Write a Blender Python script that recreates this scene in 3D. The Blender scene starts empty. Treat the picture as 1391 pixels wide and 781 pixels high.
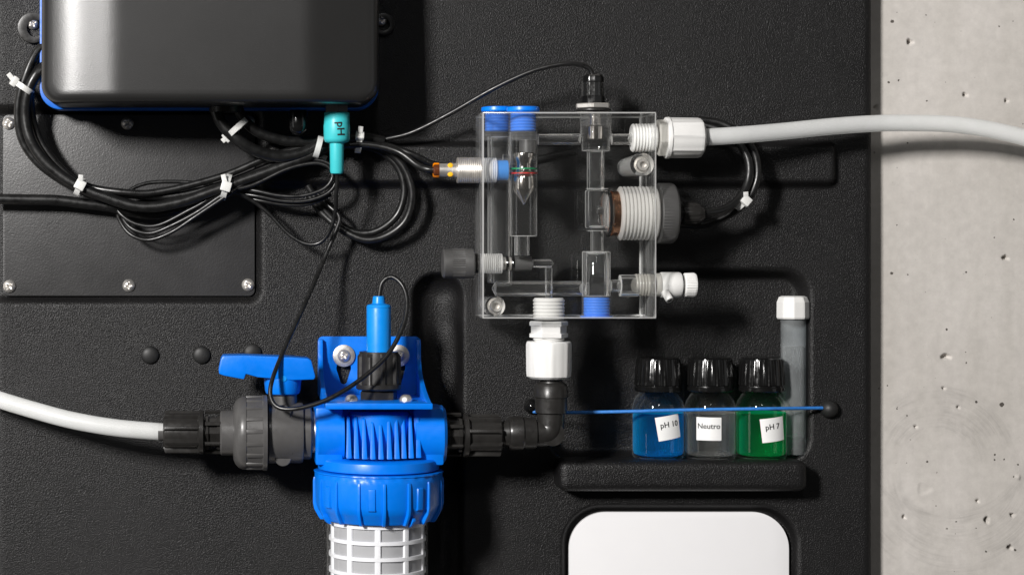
import bpy, bmesh, math, random
import numpy as np
from mathutils import Vector, Matrix
R = math.radians
random.seed(4)
U = 0.0005           # metres per reference unit on the panel plane
DC = 2800.0          # camera distance from the panel plane, in the same units
VX, VY = 300.0, 330.0  # where the optical axis meets the panel plane
sc = bpy.context.scene
# ------------------------------------------------------------------ camera
cam = bpy.data.cameras.new('camera'); camo = bpy.data.objects.new('camera', cam)
sc.collection.objects.link(camo); sc.camera = camo
camo.location = (0, -DC*U, 0); camo.rotation_euler = (R(90), 0, 0)
cam.sensor_width = 36; cam.lens = 36*DC/1391.0
cam.shift_x = (695.5-VX)/1391; cam.shift_y = -(390.5-VY)/1391
cam.clip_start = 0.05; cam.clip_end = 50
# ------------------------------------------------------------------ light (studio, indoors)
w = bpy.data.worlds.new('World'); sc.world = w; w.use_nodes = True
w.node_tree.nodes['Background'].inputs[0].default_value = (1.0, 0.97, 0.94, 1)
w.node_tree.nodes['Background'].inputs[1].default_value = 0.026
def area(name, loc, target, sx, sy, power, col=(1, 1, 1)):
    l = bpy.data.lights.new(name, 'AREA'); l.shape = 'RECTANGLE'; l.size = sx; l.size_y = sy
    l.energy = power; l.color = col
    o = bpy.data.objects.new(name, l); sc.collection.objects.link(o)
    o.location = loc
    o.rotation_euler = (Vector(target)-Vector(loc)).to_track_quat('-Z', 'Y').to_euler()
    return o
area('key_softbox', (-1.36, -2.2, 0.86), (0.2, 0, -0.03), 0.30, 0.42, 120, (1.0, 0.975, 0.95))
area('front_fill', (-0.02, -2.2, 1.15), (0.25, 0, -0.03), 0.16, 0.42, 3.2, (1.0, 0.99, 0.98))  # added lamp for glints on glossy parts, no known source there
area('side_rim_fill', (1.75, -1.15, 0.15), (0.2, 0, -0.03), 0.6, 1.3, 0.9, (0.98, 0.99, 1.0))  # added dim lamp, gives bores and bottles their rim highlights
area('edge_rim_fill', (-1.75, -0.75, 0.0), (0.2, 0, -0.03), 0.5, 1.3, 2.4, (1.0, 0.99, 0.97))  # added dim lamp for rim highlights, also lifts the panel's left side
sc.view_settings.view_transform = 'Standard'; sc.view_settings.look = 'None'
sc.view_settings.exposure = 0.0; sc.view_settings.gamma = 1.0; sc.view_settings.use_curve_mapping = False
cy = sc.cycles
cy.use_denoising = True; cy.max_bounces = 16; cy.transparent_max_bounces = 40; cy.transmission_bounces = 10
cy.glossy_bounces = 5; cy.diffuse_bounces = 3; cy.caustics_reflective = True; cy.caustics_refractive = True; cy.blur_glossy = .5
cy.sample_clamp_indirect = 6.0; cy.use_adaptive_sampling = False

# ------------------------------------------------------------------ materials
MT = {}
def nt(name):
    m = bpy.data.materials.new(name); m.use_nodes = True; MT[name] = m
    t = m.node_tree; return m, t, t.nodes, t.links, t.nodes['Principled BSDF']
def noise(N, L, tc, scale, detail=3, rough=.55, dist=0.0):
    n = N.new('ShaderNodeTexNoise'); n.inputs['Scale'].default_value = scale; n.inputs['Detail'].default_value = detail
    n.inputs['Roughness'].default_value = rough; n.inputs['Distortion'].default_value = dist
    L.new(tc, n.inputs['Vector']); return n
def ramp(N, L, src, p0, c0, p1, c1):
    r = N.new('ShaderNodeValToRGB'); e = r.color_ramp.elements
    e[0].position = p0; e[0].color = c0; e[1].position = p1; e[1].color = c1
    L.new(src, r.inputs[0]); return r
def plastic(name, col, rough=.4, metal=0, spec=.5, bump=0, bscale=900, bdist=.0002, var=.12, vscale=60, rvar=.08,
            sss=0, trans=0, voro=False, coat=0, sheen=0):
    m, t, N, L, b = nt(name)
    tc = N.new('ShaderNodeTexCoord').outputs['Object']
    geo = N.new('ShaderNodeNewGeometry').outputs['Position']
    n = noise(N, L, geo, vscale, 5)
    c0 = [c*(1-var) for c in col]+[1]; c1 = [min(1, c*(1+var)) for c in col]+[1]
    r = ramp(N, L, n.outputs[0], .3, c0, .7, c1); L.new(r.outputs[0], b.inputs['Base Color'])
    n2 = noise(N, L, geo, vscale*4, 4)
    r2 = ramp(N, L, n2.outputs[0], .3, (rough-rvar,)*3+(1,), .7, (rough+rvar,)*3+(1,)); L.new(r2.outputs[0], b.inputs['Roughness'])
    b.inputs['Metallic'].default_value = metal; b.inputs['Specular IOR Level'].default_value = spec
    if sss:
        b.inputs['Subsurface Weight'].default_value = sss; b.inputs['Subsurface Radius'].default_value = (1, 1, 1)
        b.inputs['Subsurface Scale'].default_value = .004
    b.inputs['Transmission Weight'].default_value = trans
    b.inputs['Coat Weight'].default_value = coat
    if bump:
        bp = N.new('ShaderNodeBump'); bp.inputs['Strength'].default_value = bump; bp.inputs['Distance'].default_value = bdist
        if voro:
            nn = noise(N, L, geo, bscale, 1.5, .6)
            L.new(nn.outputs[0], bp.inputs['Height'])
        else:
            nn = noise(N, L, geo, bscale, 2); L.new(nn.outputs[0], bp.inputs['Height'])
        L.new(bp.outputs[0], b.inputs['Normal'])
    return m
plastic('panel', (.0085, .0082, .0084), .41, spec=.32, bump=1.0, bscale=1250, bdist=.00054, voro=True, var=.12, vscale=9, rvar=.04)
plastic('plate', (.026, .0255, .026), .43, spec=.55, bump=.7, bscale=1000, bdist=.0002, voro=True, var=.1, vscale=14, rvar=.04)
plastic('cover', (.018, .0178, .0175), .31, spec=.5, bump=.6, bscale=1700, bdist=.0001, voro=True, var=.04, vscale=14, rvar=.006)
plastic('black', (.019, .018, .017), .34, spec=.45, bump=.25, bscale=1500, bdist=.0001, var=.2)
plastic('black_gloss', (.006, .006, .006), .16, spec=.5, bump=.1, bscale=300, bdist=.0002, var=.2)
plastic('cable', (.0075, .0075, .0075), .36, spec=.5, bump=.12, bscale=700, bdist=.0001, var=.25, rvar=.1)
plastic('rubber', (.014, .014, .014), .5, spec=.4, bump=.2, bscale=900, bdist=.0001)
plastic('blue', (.0, .17, .74), .34, spec=.4, bump=.25, bscale=1300, bdist=.0001, var=.06, rvar=.06)
plastic('blue_dark', (.002, .12, .55), .4, bump=.1, var=.06)
plastic('blue_light', (.002, .24, .74), .38, spec=.4, bump=.08, bscale=900, bdist=.0001, var=.04)
plastic('blue_plug', (.0, .19, .84), .36, var=.05)
plastic('cord', (.03, .19, .58), .55, bump=.5, bscale=2600, bdist=.0002, var=.2, vscale=500)
plastic('teal', (.045, .50, .54), .42, spec=.4, bump=.08, bscale=700, var=.05)
plastic('pvc', (.076, .074, .073), .34, spec=.5, bump=.12, bscale=500, bdist=.0001, var=.08)
plastic('gray_knob', (.068, .067, .066), .42, bump=.1, var=.1)
plastic('white', (.74, .735, .72), .4, spec=.4, bump=.06, bscale=400, bdist=.0001, var=.03, sss=.25)
plastic('white_insert', (.76, .755, .765), .3, spec=.4, var=.008, rvar=.01)
plastic('ivory', (.56, .545, .51), .4, var=.05, sss=.3)
plastic('tie', (.68, .68, .66), .38, var=.05, sss=.4)
plastic('grid', (.84, .84, .88), .42, var=.04, sss=.2)
plastic('label', (.80, .80, .79), .5, var=.02)
plastic('ink', (.012, .012, .012), .6)
plastic('steel', (.74, .71, .67), .42, metal=.85, var=.1, rvar=.08, bump=.06, bscale=900)
plastic('steel_thread', (.66, .62, .57), .42, metal=.8, var=.1, rvar=.08)
plastic('bright_steel', (.80, .75, .70), .14, metal=1, var=.04, rvar=.03)
plastic('copper', (.85, .46, .28), .22, metal=1, var=.1)
plastic('amber', (.10, .03, .012), .15, var=.1)
plastic('orange', (.85, .24, .0), .35, var=.05)
plastic('yellow', (.95, .50, .02), .35, var=.05)
plastic('green_ink', (.0, .22, .08), .5); plastic('red_ink', (.38, .02, .02), .5, var=.6, vscale=900)
# milky hose: partly see-through
def milky(name, col, tr, rough=.3, tint=(.9, .93, .95), ior=1.45, diffvar=.04, tl=.2):
    m, t, N, L, b = nt(name)
    out = N['Material Output']
    geo = N.new('ShaderNodeNewGeometry').outputs['Position']
    n = noise(N, L, geo, 120, 4)
    r = ramp(N, L, n.outputs[0], .3, tuple(c*(1-diffvar) for c in col)+(1,), .7, tuple(min(1, c*(1+diffvar)) for c in col)+(1,))
    L.new(r.outputs[0], b.inputs['Base Color']); b.inputs['Roughness'].default_value = rough
    tp = N.new('ShaderNodeBsdfTransparent'); tp.inputs[0].default_value = (*tint, 1)
    tl_ = tl; tl = N.new('ShaderNodeBsdfTranslucent'); tl.inputs[0].default_value = (*col, 1)
    m1 = N.new('ShaderNodeMixShader'); m1.inputs[0].default_value = tl_; L.new(b.outputs[0], m1.inputs[1]); L.new(tl.outputs[0], m1.inputs[2])
    m2 = N.new('ShaderNodeMixShader'); m2.inputs[0].default_value = tr; L.new(m1.outputs[0], m2.inputs[1]); L.new(tp.outputs[0], m2.inputs[2])
    L.new(m2.outputs[0], out.inputs['Surface']); return m
milky('hose', (.97, .98, .965), .18, .35, tl=.4)
milky('tube_frost', (.56, .59, .60), .74, .12, diffvar=.18)
milky('thread_clear', (.90, .89, .87), .34, .2, tint=(.95, .95, .95))
milky('sleeve_thread', (.78, .77, .75), .48, .15, tint=(.95, .95, .95))
milky('tap_thread', (.62, .60, .55), .5, .2, tint=(.95, .95, .95))
milky('mesh_cloth', (.50, .50, .52), .05, .6)
milky('clear_ring', (.6, .6, .6), .86, .1, tint=(.95, .95, .95))
def glass(name, ior, col=(1, 1, 1), rough=0.02):
    m, t, N, L, b = nt(name); out = N['Material Output']; N.remove(b)
    g = N.new('ShaderNodeBsdfGlass'); g.inputs['IOR'].default_value = ior; g.inputs['Roughness'].default_value = rough; g.inputs[0].default_value = (*col, 1)
    L.new(g.outputs[0], out.inputs['Surface'])
# clear solids: transparent with Fresnel mirror reflection
def clear(name, ior=1.49, tint=(.97, .975, .97), rough=.0, boost=1.0, haze=0.0, gcol=(1, 1, 1), edge=0.0, streak=False):
    m, t, N, L, b = nt(name)
    out = N['Material Output']; N.remove(b)
    lw = N.new('ShaderNodeLayerWeight'); lw.inputs[0].default_value = .5      # Schlick reflectance, the same from both sides
    def mth(op, a, b2, clamp=False):
        x = N.new('ShaderNodeMath'); x.operation = op; x.use_clamp = clamp
        for k, q in enumerate((a, b2)):
            if isinstance(q, (int, float)): x.inputs[k].default_value = q
            else: L.new(q, x.inputs[k])
        return x.outputs[0]
    f0 = ((ior-1)/(ior+1))**2
    fac = mth('MULTIPLY', mth('MULTIPLY_ADD', mth('POWER', lw.outputs['Facing'], 5.0), 1-f0), boost, True)
    fac.node.inputs[0].links[0].from_node.inputs[2].default_value = f0
    tp = N.new('ShaderNodeBsdfTransparent'); tp.inputs[0].default_value = (*tint, 1)
    g = N.new('ShaderNodeBsdfGlossy'); g.inputs['Roughness'].default_value = rough; g.inputs[0].default_value = (*gcol, 1)
    base = tp
    if haze:
        d = N.new('ShaderNodeBsdfDiffuse'); d.inputs[0].default_value = (.75, .75, .74, 1)
        d2 = N.new('ShaderNodeBsdfTranslucent'); d2.inputs[0].default_value = (.75, .75, .74, 1)
        md = N.new('ShaderNodeMixShader'); md.inputs[0].default_value = .4; L.new(d.outputs[0], md.inputs[1]); L.new(d2.outputs[0], md.inputs[2])
        hz = mth('MULTIPLY_ADD', mth('POWER', lw.outputs['Facing'], 6.0), edge); hz.node.inputs[2].default_value = haze  # pale rim painted in for light refracted at curved edges
        if streak:
            geo = N.new('ShaderNodeNewGeometry').outputs['Position']
            mp = N.new('ShaderNodeMapping'); mp.inputs['Scale'].default_value = (300, 420, 12); L.new(geo, mp.inputs[0])
            ns = noise(N, L, mp.outputs[0], 1, 4, .6); rr = ramp(N, L, ns.outputs[0], .38, (.2, .2, .2, 1), .68, (2.6, 2.6, 2.6, 1))
            hz = mth('MULTIPLY', hz, rr.outputs[0], True)
        mh = N.new('ShaderNodeMixShader'); L.new(hz, mh.inputs[0]); L.new(tp.outputs[0], mh.inputs[1]); L.new(md.outputs[0], mh.inputs[2]); base = mh
    mx = N.new('ShaderNodeMixShader'); L.new(fac, mx.inputs[0]); L.new(base.outputs[0], mx.inputs[1]); L.new(g.outputs[0], mx.inputs[2])
    L.new(mx.outputs[0], out.inputs['Surface']); return m
clear('acrylic', 1.49, tint=(.985, .99, .985), haze=.004)
clear('acrylic_side', 1.49, rough=.1, boost=1.2, haze=.22, streak=True)  # satin saw-cut haze, with streaks painted in for inner reflections
clear('acrylic_edge', 1.6, rough=.1, boost=2.0, haze=.75)  # milky bevels painted in for bright edge lines
clear('bore', 1.5, tint=(.99, .99, .99), rough=.035, boost=1.2, haze=.015, edge=2.6)
clear('bore_line', 1.5, rough=.1, boost=2, haze=.35)
clear('glass', 1.5, boost=1.0, haze=.003, edge=.5)
clear('bowl', 1.45, boost=.9, haze=.012, edge=.35)
glass('rod', .72, (.985, .985, .985), 0.02)
def frost_rimlight_rod(name, haze, edge):  # frosted bore wall, its pale rim painted in for refracted light
    t = MT['rod'].copy(); t.name = name; MT[name] = t; N = t.node_tree.nodes; L = t.node_tree.links
    g = [n for n in N if n.bl_idname == 'ShaderNodeBsdfGlass'][0]; out = [n for n in N if n.bl_idname == 'ShaderNodeOutputMaterial'][0]
    lw = N.new('ShaderNodeLayerWeight'); lw.inputs[0].default_value = .5
    p = N.new('ShaderNodeMath'); p.operation = 'POWER'; p.inputs[1].default_value = 6; L.new(lw.outputs['Facing'], p.inputs[0])
    q = N.new('ShaderNodeMath'); q.operation = 'MULTIPLY_ADD'; q.use_clamp = True; q.inputs[1].default_value = edge; q.inputs[2].default_value = haze; L.new(p.outputs[0], q.inputs[0])
    d = N.new('ShaderNodeBsdfDiffuse'); d.inputs[0].default_value = (.8, .8, .79, 1); tl = N.new('ShaderNodeBsdfTranslucent'); tl.inputs[0].default_value = (.8, .8, .79, 1)
    m1 = N.new('ShaderNodeMixShader'); m1.inputs[0].default_value = .5; L.new(d.outputs[0], m1.inputs[1]); L.new(tl.outputs[0], m1.inputs[2])
    m2 = N.new('ShaderNodeMixShader'); L.new(q.outputs[0], m2.inputs[0]); L.new(g.outputs[0], m2.inputs[1]); L.new(m1.outputs[0], m2.inputs[2])
    L.new(m2.outputs[0], out.inputs['Surface'])
frost_rimlight_rod('rod_frost_rimlight', .03, 2.6)
def liquid(name, col,tint,back,edge,front,refr):  # denser colour at rim and back wall stands in for refracted, focused light
    m, t, N, L, b_ = nt(name); N.clear()
    out=N.new('ShaderNodeOutputMaterial')
    def mth(op,a,b=0.,c_=None,cl=False):
        x=N.new('ShaderNodeMath');x.operation=op;x.use_clamp=cl
        for k,q in enumerate((a,b) if c_ is None else (a,b,c_)):
            if isinstance(q,(int,float)): x.inputs[k].default_value=q
            else: L.new(q,x.inputs[k])
        return x.outputs[0]
    def mix(f,a,b):
        x=N.new('ShaderNodeMixShader')
        if isinstance(f,(int,float)): x.inputs[0].default_value=f
        else: L.new(f,x.inputs[0])
        L.new(a,x.inputs[1]);L.new(b,x.inputs[2]);return x.outputs[0]
    tp=N.new('ShaderNodeBsdfTransparent');tp.inputs[0].default_value=(*tint,1)
    g=N.new('ShaderNodeBsdfGlass');g.inputs[0].default_value=(*tint,1);g.inputs['IOR'].default_value=1.33;g.inputs['Roughness'].default_value=0
    d=N.new('ShaderNodeBsdfDiffuse');d.inputs[0].default_value=(*col,1)
    tl=N.new('ShaderNodeBsdfTranslucent');tl.inputs[0].default_value=(*col,1)
    lw=N.new('ShaderNodeLayerWeight');lw.inputs[0].default_value=.5
    geo=N.new('ShaderNodeNewGeometry')
    ed=mth('MULTIPLY',mth('POWER',lw.outputs['Facing'],1.5),edge)
    ff=mth('ADD',mth('MULTIPLY_ADD',geo.outputs['Backfacing'],back-front,front),ed,None,True)
    L.new(mix(ff,mix(refr,tp.outputs[0],g.outputs[0]),mix(.5,d.outputs[0],tl.outputs[0])),out.inputs['Surface'])
liquid('liquid_blue', (.0, .52, 1.0), (.08, .78, 1.), .42, .85, .03, .45)
liquid('liquid_green', (.0, .62, .27), (.08, .95, .6), .42, .85, .03, .45)
liquid('liquid_clear', (.62, .62, .60), (1, 1, 1), .16, .4, .02, .5)
# concrete
def concrete():
    m, t, N, L, b = nt('concrete')
    geo = N.new('ShaderNodeNewGeometry').outputs['Position']
    big = noise(N, L, geo, 7, 6, .6, .3)
    c = ramp(N, L, big.outputs[0], .25, (.455, .428, .398, 1), .75, (.575, .545, .515, 1))
    mp = N.new('ShaderNodeMapping'); mp.inputs['Scale'].default_value = (60, 60, 3); L.new(geo, mp.inputs[0])
    st = noise(N, L, mp.outputs[0], 1, 4)
    cs = ramp(N, L, st.outputs[0], .35, (.95, .95, .94, 1), .65, (1.02, 1.02, 1.02, 1))
    fine = noise(N, L, geo, 160, 6, .7)
    cf = ramp(N, L, fine.outputs[0], .3, (.90, .90, .90, 1), .7, (1.06, 1.06, 1.06, 1))
    def mulc(a, b2):
        x = N.new('ShaderNodeMix'); x.data_type = 'RGBA'; x.blend_type = 'MULTIPLY'; x.inputs[0].default_value = 1
        L.new(a, x.inputs[6]); L.new(b2, x.inputs[7]); return x.outputs[2]
    k = mulc(mulc(c.outputs[0], cs.outputs[0]), cf.outputs[0])
    # trowel arcs low on the wall
    def mth(op, a, b2=0.0, c2=None, clamp=False):
        x = N.new('ShaderNodeMath'); x.operation = op; x.use_clamp = clamp
        for q_, v_ in enumerate((a, b2) if c2 is None else (a, b2, c2)):
            if isinstance(v_, (int, float)): x.inputs[q_].default_value = v_
            else: L.new(v_, x.inputs[q_])
        return x.outputs[0]
    sp = N.new('ShaderNodeSeparateXYZ'); L.new(geo, sp.inputs[0])
    def swirl(px, py, r0, r1, a_lo, a_hi, amt, seed):
        """trowel strokes: noise drawn out along circles round a point of the wall"""
        c0 = W(px, py, -34); dx = mth('SUBTRACT', sp.outputs[0], c0.x); dz = mth('SUBTRACT', sp.outputs[2], c0.z)
        r = mth('SQRT', mth('ADD', mth('MULTIPLY', dx, dx), mth('MULTIPLY', dz, dz))); an = mth('ARCTAN2', dz, dx)
        cb = N.new('ShaderNodeCombineXYZ'); L.new(mth('MULTIPLY', r, 620.0), cb.inputs[0]); L.new(mth('MULTIPLY', an, 1.3), cb.inputs[1]); cb.inputs[2].default_value = seed
        ns = noise(N, L, cb.outputs[0], 1, 4, .65)
        st_ = ramp(N, L, ns.outputs[0], .42, (0, 0, 0, 1), .66, (1, 1, 1, 1)).outputs[0]
        def win(v_, lo, hi, e):
            a_ = N.new('ShaderNodeMapRange'); a_.interpolation_type = 'SMOOTHSTEP'; a_.inputs[1].default_value = lo-e; a_.inputs[2].default_value = lo+e; L.new(v_, a_.inputs[0])
            b_ = N.new('ShaderNodeMapRange'); b_.interpolation_type = 'SMOOTHSTEP'; b_.inputs[1].default_value = hi+e; b_.inputs[2].default_value = hi-e; L.new(v_, b_.inputs[0])
            return mth('MULTIPLY', a_.outputs[0], b_.outputs[0])
        cb2 = N.new('ShaderNodeCombineXYZ'); L.new(mth('MULTIPLY', r, 45.0), cb2.inputs[0]); L.new(mth('MULTIPLY', an, 2.0), cb2.inputs[1]); cb2.inputs[2].default_value = seed+5
        pt = ramp(N, L, noise(N, L, cb2.outputs[0], 1, 2).outputs[0], .38, (.15, .15, .15, 1), .62, (1, 1, 1, 1)).outputs[0]
        m_ = mth('MULTIPLY', mth('MULTIPLY', win(r, r0*U, r1*U, 7*U), win(an, R(a_lo), R(a_hi), .25)), mth('MULTIPLY', pt, mth('MULTIPLY_ADD', st_, .75, .25)))
        return mth('MULTIPLY_ADD', m_, -amt, 1.0)
    k = mulc(k, swirl(1275, 632, 48, 108, 10, 165, .21, 1.0))
    k = mulc(k, swirl(1290, 590, 108, 122, -160, -25, .22, 3.0))
    k = mulc(k, swirl(1300, 640, 78, 190, -178, 12, .2, 7.0))
    # small air holes of random size, their shade painted as dark specks
    def specks(scale, thr, size, nz):
        wv = noise(N, L, geo, 700, 2); vm_ = N.new('ShaderNodeVectorMath'); vm_.operation = 'MULTIPLY_ADD'; vm_.inputs[1].default_value = (.0011,)*3; L.new(wv.outputs['Color'], vm_.inputs[0]); L.new(geo, vm_.inputs[2])
        v = N.new('ShaderNodeTexVoronoi'); v.inputs['Scale'].default_value = scale; L.new(vm_.outputs[0], v.inputs['Vector'])
        sc3 = N.new('ShaderNodeSeparateColor'); L.new(v.outputs['Color'], sc3.inputs[0])
        rad = mth('MULTIPLY', mth('MAXIMUM', mth('SUBTRACT', sc3.outputs[0], thr), 0.0), size)
        g_ = mth('DIVIDE', mth('SUBTRACT', v.outputs['Distance'], rad), .03)
        return mth('MAXIMUM', mth('MINIMUM', g_, 1.0), 0.0)
    pit1 = specks(80, .80, .55, 0); pit2 = specks(150, .66, .36, 0)
    pit_ = mth('MULTIPLY', pit1, pit2)
    pm = ramp(N, L, pit_, 0, (.16, .15, .14, 1), 1, (1, 1, 1, 1)); pit = pm
    k = mulc(k, pm.outputs[0])
    L.new(k, b.inputs['Base Color']); b.inputs['Roughness'].default_value = .78; b.inputs['Specular IOR Level'].default_value = .3
    ad = N.new('ShaderNodeMath'); ad.operation = 'MULTIPLY_ADD'; ad.inputs[1].default_value = .5; L.new(fine.outputs[0], ad.inputs[0]); L.new(pit.outputs[0], ad.inputs[2])
    bp = N.new('ShaderNodeBump'); bp.inputs['Strength'].default_value = .35; bp.inputs['Distance'].default_value = .0006
    L.new(ad.outputs[0], bp.inputs['Height']); L.new(bp.outputs[0], b.inputs['Normal'])

# ------------------------------------------------------------------ helpers
COL = sc.collection
def sm(t): t = np.clip(t, 0, 1); return t*t*(3-2*t)
def S(d): return 1-d/DC
def W(px, py, d): s = S(d); return Vector(((px-VX)*s*U, -d*U, (VY-py)*s*U))
class MB:
    def __init__(s): s.v = []; s.f = []
    def add(s, vs, fs):
        o = len(s.v); s.v += [tuple(v) for v in vs]; s.f += [tuple(i+o for i in f) for f in fs]; return s
def link(name, mb, mat, parent=None, smooth=None, bevel=0, kind=None, bseg=2):
    """ONE mesh object from world-space vertices, origin at its centre."""
    vs = np.array(mb.v, dtype=float); c = (vs.min(0)+vs.max(0))/2
    me = bpy.data.meshes.new(name); me.from_pydata((vs-c).tolist(), [], mb.f)
    bm = bmesh.new(); bm.from_mesh(me); bmesh.ops.recalc_face_normals(bm, faces=bm.faces[:])
    if bevel:
        es = [e for e in bm.edges if len(e.link_faces) == 2 and e.calc_face_angle(0) > R(30)]
        bmesh.ops.bevel(bm, geom=es, offset=bevel, segments=bseg, affect='EDGES', profile=.6, clamp_overlap=True)
    bm.to_mesh(me); bm.free()
    me.polygons.foreach_set('use_smooth', [True]*len(me.polygons))
    me.set_sharp_from_angle(angle=R(smooth if smooth else 38))
    o = bpy.data.objects.new(name, me); COL.objects.link(o)
    me.materials.append(MT[mat])
    o.location = c
    if parent:
        o.parent = parent; o.location = Vector(c)-wloc(parent)
    if kind: o['kind'] = kind
    return o
def wloc(o):
    l = Vector(o.location)
    while o.parent: o = o.parent; l = l+Vector(o.location)
    return l
def tag(o, label, cat, group=None):
    o['label'] = label; o['category'] = cat
    if group: o['group'] = group
    return o
def thing(name, label, cat, px, py, d, group=None):
    o = bpy.data.objects.new(name, None); COL.objects.link(o); o.location = W(px, py, d); o.empty_display_size = .01
    return tag(o, label, cat, group)
def lathe(axis, px, py, d, prof, seg=48, rmod=None, caps=True, a0=0, a1=None, th0=0):
    """prof: list of (t, r), t = unit coordinate along the axis (x: px, z: py, y: depth)."""
    mb = MB(); s = S(d); full = a1 is None
    n = seg if full else seg+1; a1 = 2*math.pi if full else a1
    for t, r in prof:
        for i in range(n):
            th = a0+(a1-a0)*i/seg + th0
            rr = (rmod(th, t, r) if rmod else r)*s*U
            c_, s_ = math.cos(th)*rr, math.sin(th)*rr
            if axis == 'x': mb.v.append(((t-VX)*s*U, -d*U-c_, (VY-py)*s*U+s_))
            elif axis == 'z': mb.v.append(((px-VX)*s*U+s_, -d*U-c_, (VY-t)*s*U))
            else: mb.v.append(((px-VX)*s*U+c_, -t*U, (VY-py)*s*U+s_))
    for k in range(len(prof)-1):
        for i in range(seg):
            j = (i+1) % n
            mb.f.append((k*n+i, k*n+j, (k+1)*n+j, (k+1)*n+i))
    if caps and full:
        if prof[0][1] > 0: mb.f.append(tuple(range(n)))
        if prof[-1][1] > 0: mb.f.append(tuple((len(prof)-1)*n+i for i in range(n)))
    return mb
def ribs(n, amp, duty=.5, lo=-1e9, hi=1e9, ph=0):
    def f(th, t, r):
        if not lo <= t <= hi: return r
        x = ((th+ph)*n/(2*math.pi)) % 1.0
        u = abs(x-.5)*2   # 0 centre of the rib .. 1 groove
        k = 1-min(1, max(0, (u-duty+.12)/.24)); return r+amp*k
    return f
def facets(n, ph=0):
    def f(th, t, r):
        a = (th+ph) % (2*math.pi/n)-math.pi/n
        return r*math.cos(math.pi/n)/math.cos(a)*1.03
    return f
def thread(t0, t1, r, pitch=4.0, depth=2.2):
    depth *= .62
    out = []; n = max(1, int(round(abs(t1-t0)/pitch))); st = (t1-t0)/n
    for i in range(n):
        a = t0+i*st; out += [(a, r-depth), (a+st*.35, r-.2), (a+st*.5, r), (a+st*.65, r-.2)]
    out.append((t1, r-depth)); return out
def tube(pts, r, seg=12, step=4.0, caps=True, closed=False, rfun=None):
    """Smooth swept tube through (px, py, d) points."""
    P = [W(*p) for p in pts]; out = []
    n = len(P)
    for i in range(n-1):
        p0, p1, p2, p3 = P[max(i-1, 0)], P[i], P[i+1], P[min(i+2, n-1)]
        m = max(2, int((p2-p1).length/(step*U)))
        for k in range(m):
            t = k/m
            out.append(.5*((2*p1)+(p2-p0)*t+(2*p0-5*p1+4*p2-p3)*t*t+(3*p1-p0-3*p2+p3)*t**3))
    out.append(P[-1])
    mb = MB(); T0 = (out[1]-out[0]).normalized(); nn = T0.cross(Vector((0, 1, 0)))
    if nn.length < .1: nn = T0.cross(Vector((1, 0, 0)))
    nn.normalize()
    for i, p in enumerate(out):
        T = (out[min(i+1, len(out)-1)]-out[max(i-1, 0)]).normalized()
        nn = (nn-T*nn.dot(T)).normalized(); b = T.cross(nn)
        rr = r*U*(rfun(i/(len(out)-1)) if rfun else 1)
        for k in range(seg):
            a = 2*math.pi*k/seg; mb.v.append(tuple(p+nn*math.cos(a)*rr+b*math.sin(a)*rr))
    for i in range(len(out)-1):
        for k in range(seg):
            j = (k+1) % seg; mb.f.append((i*seg+k, i*seg+j, (i+1)*seg+j, (i+1)*seg+k))
    if caps: mb.f.append(tuple(range(seg))); mb.f.append(tuple((len(out)-1)*seg+k for k in range(seg)))
    return mb
def box(x0, x1, y0, y1, d0, d1, dref=None):
    s = S(d1 if dref is None else dref)*U
    X = [(x0-VX)*s, (x1-VX)*s]; Z = [(VY-y1)*s, (VY-y0)*s]; Y = [-d0*U, -d1*U]
    v = [(X[i], Y[j], Z[k]) for i in (0, 1) for j in (0, 1) for k in (0, 1)]
    return MB().add(v, [(0, 1, 3, 2), (4, 6, 7, 5), (0, 4, 5, 1), (2, 3, 7, 6), (0, 2, 6, 4), (1, 5, 7, 3)])
def rrect(x0, x1, y0, y1, r, n=8, rbot=None):
    pts = []
    for cx, cy_, a0, rr in ((x1-r, y0+r, -90, r), (x1-r, y1-r, 0, r), (x0+r, y1-r, 90, r), (x0+r, y0+r, 180, r)):
        for i in range(n+1):
            a = R(a0+90*i/n); pts.append((cx+rr*math.cos(a), cy_+rr*math.sin(a)))
    return pts
def circ(cx, cy_, r, n=32): return [(cx+r*math.cos(2*math.pi*i/n), cy_+r*math.sin(2*math.pi*i/n)) for i in range(n)]
def prism(outer, d0, d1, holes=(), dref=None, plane='xy'):
    """Extruded outline (with holes) between two depths; real thickness."""
    s = S(d1 if dref is None else dref)*U
    bm = bmesh.new(); edges = []; loops = []
    def P(p, d): return ((p[0]-VX)*s, -d*U, (VY-p[1])*s)
    for lp in [outer]+list(holes):
        vs = [bm.verts.new(P(p, d1)) for p in lp]; loops.append(vs)
        edges += [bm.edges.new((vs[i], vs[(i+1) % len(vs)])) for i in range(len(vs))]
    if holes: bmesh.ops.triangle_fill(bm, use_beauty=True, edges=edges)
    else: bm.faces.new(loops[0])
    bm.verts.index_update()
    mb = MB(); n = len(bm.verts)
    mb.v = [tuple(v.co) for v in bm.verts]+[(v.co.x, -d0*U, v.co.z) for v in bm.verts]
    for f in bm.faces:
        ix = [v.index for v in f.verts]; mb.f.append(tuple(ix)); mb.f.append(tuple(i+n for i in reversed(ix)))
    for vs in loops:
        for i in range(len(vs)):
            a, b2 = vs[i].index, vs[(i+1) % len(vs)].index; mb.f.append((a, b2, b2+n, a+n))
    bm.free(); return mb
def side_prism(poly, px0, px1, dref):
    """Outline in (depth, py) extruded along x."""
    s = S(dref)*U; mb = MB(); n = len(poly)
    for px in (px0, px1):
        for d, py in poly: mb.v.append(((px-VX)*s, -d*U, (VY-py)*s))
    mb.f = [tuple(range(n)), tuple(range(2*n-1, n-1, -1))]+[(i, (i+1) % n, (i+1) % n+n, i+n) for i in range(n)]
    return mb
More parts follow.
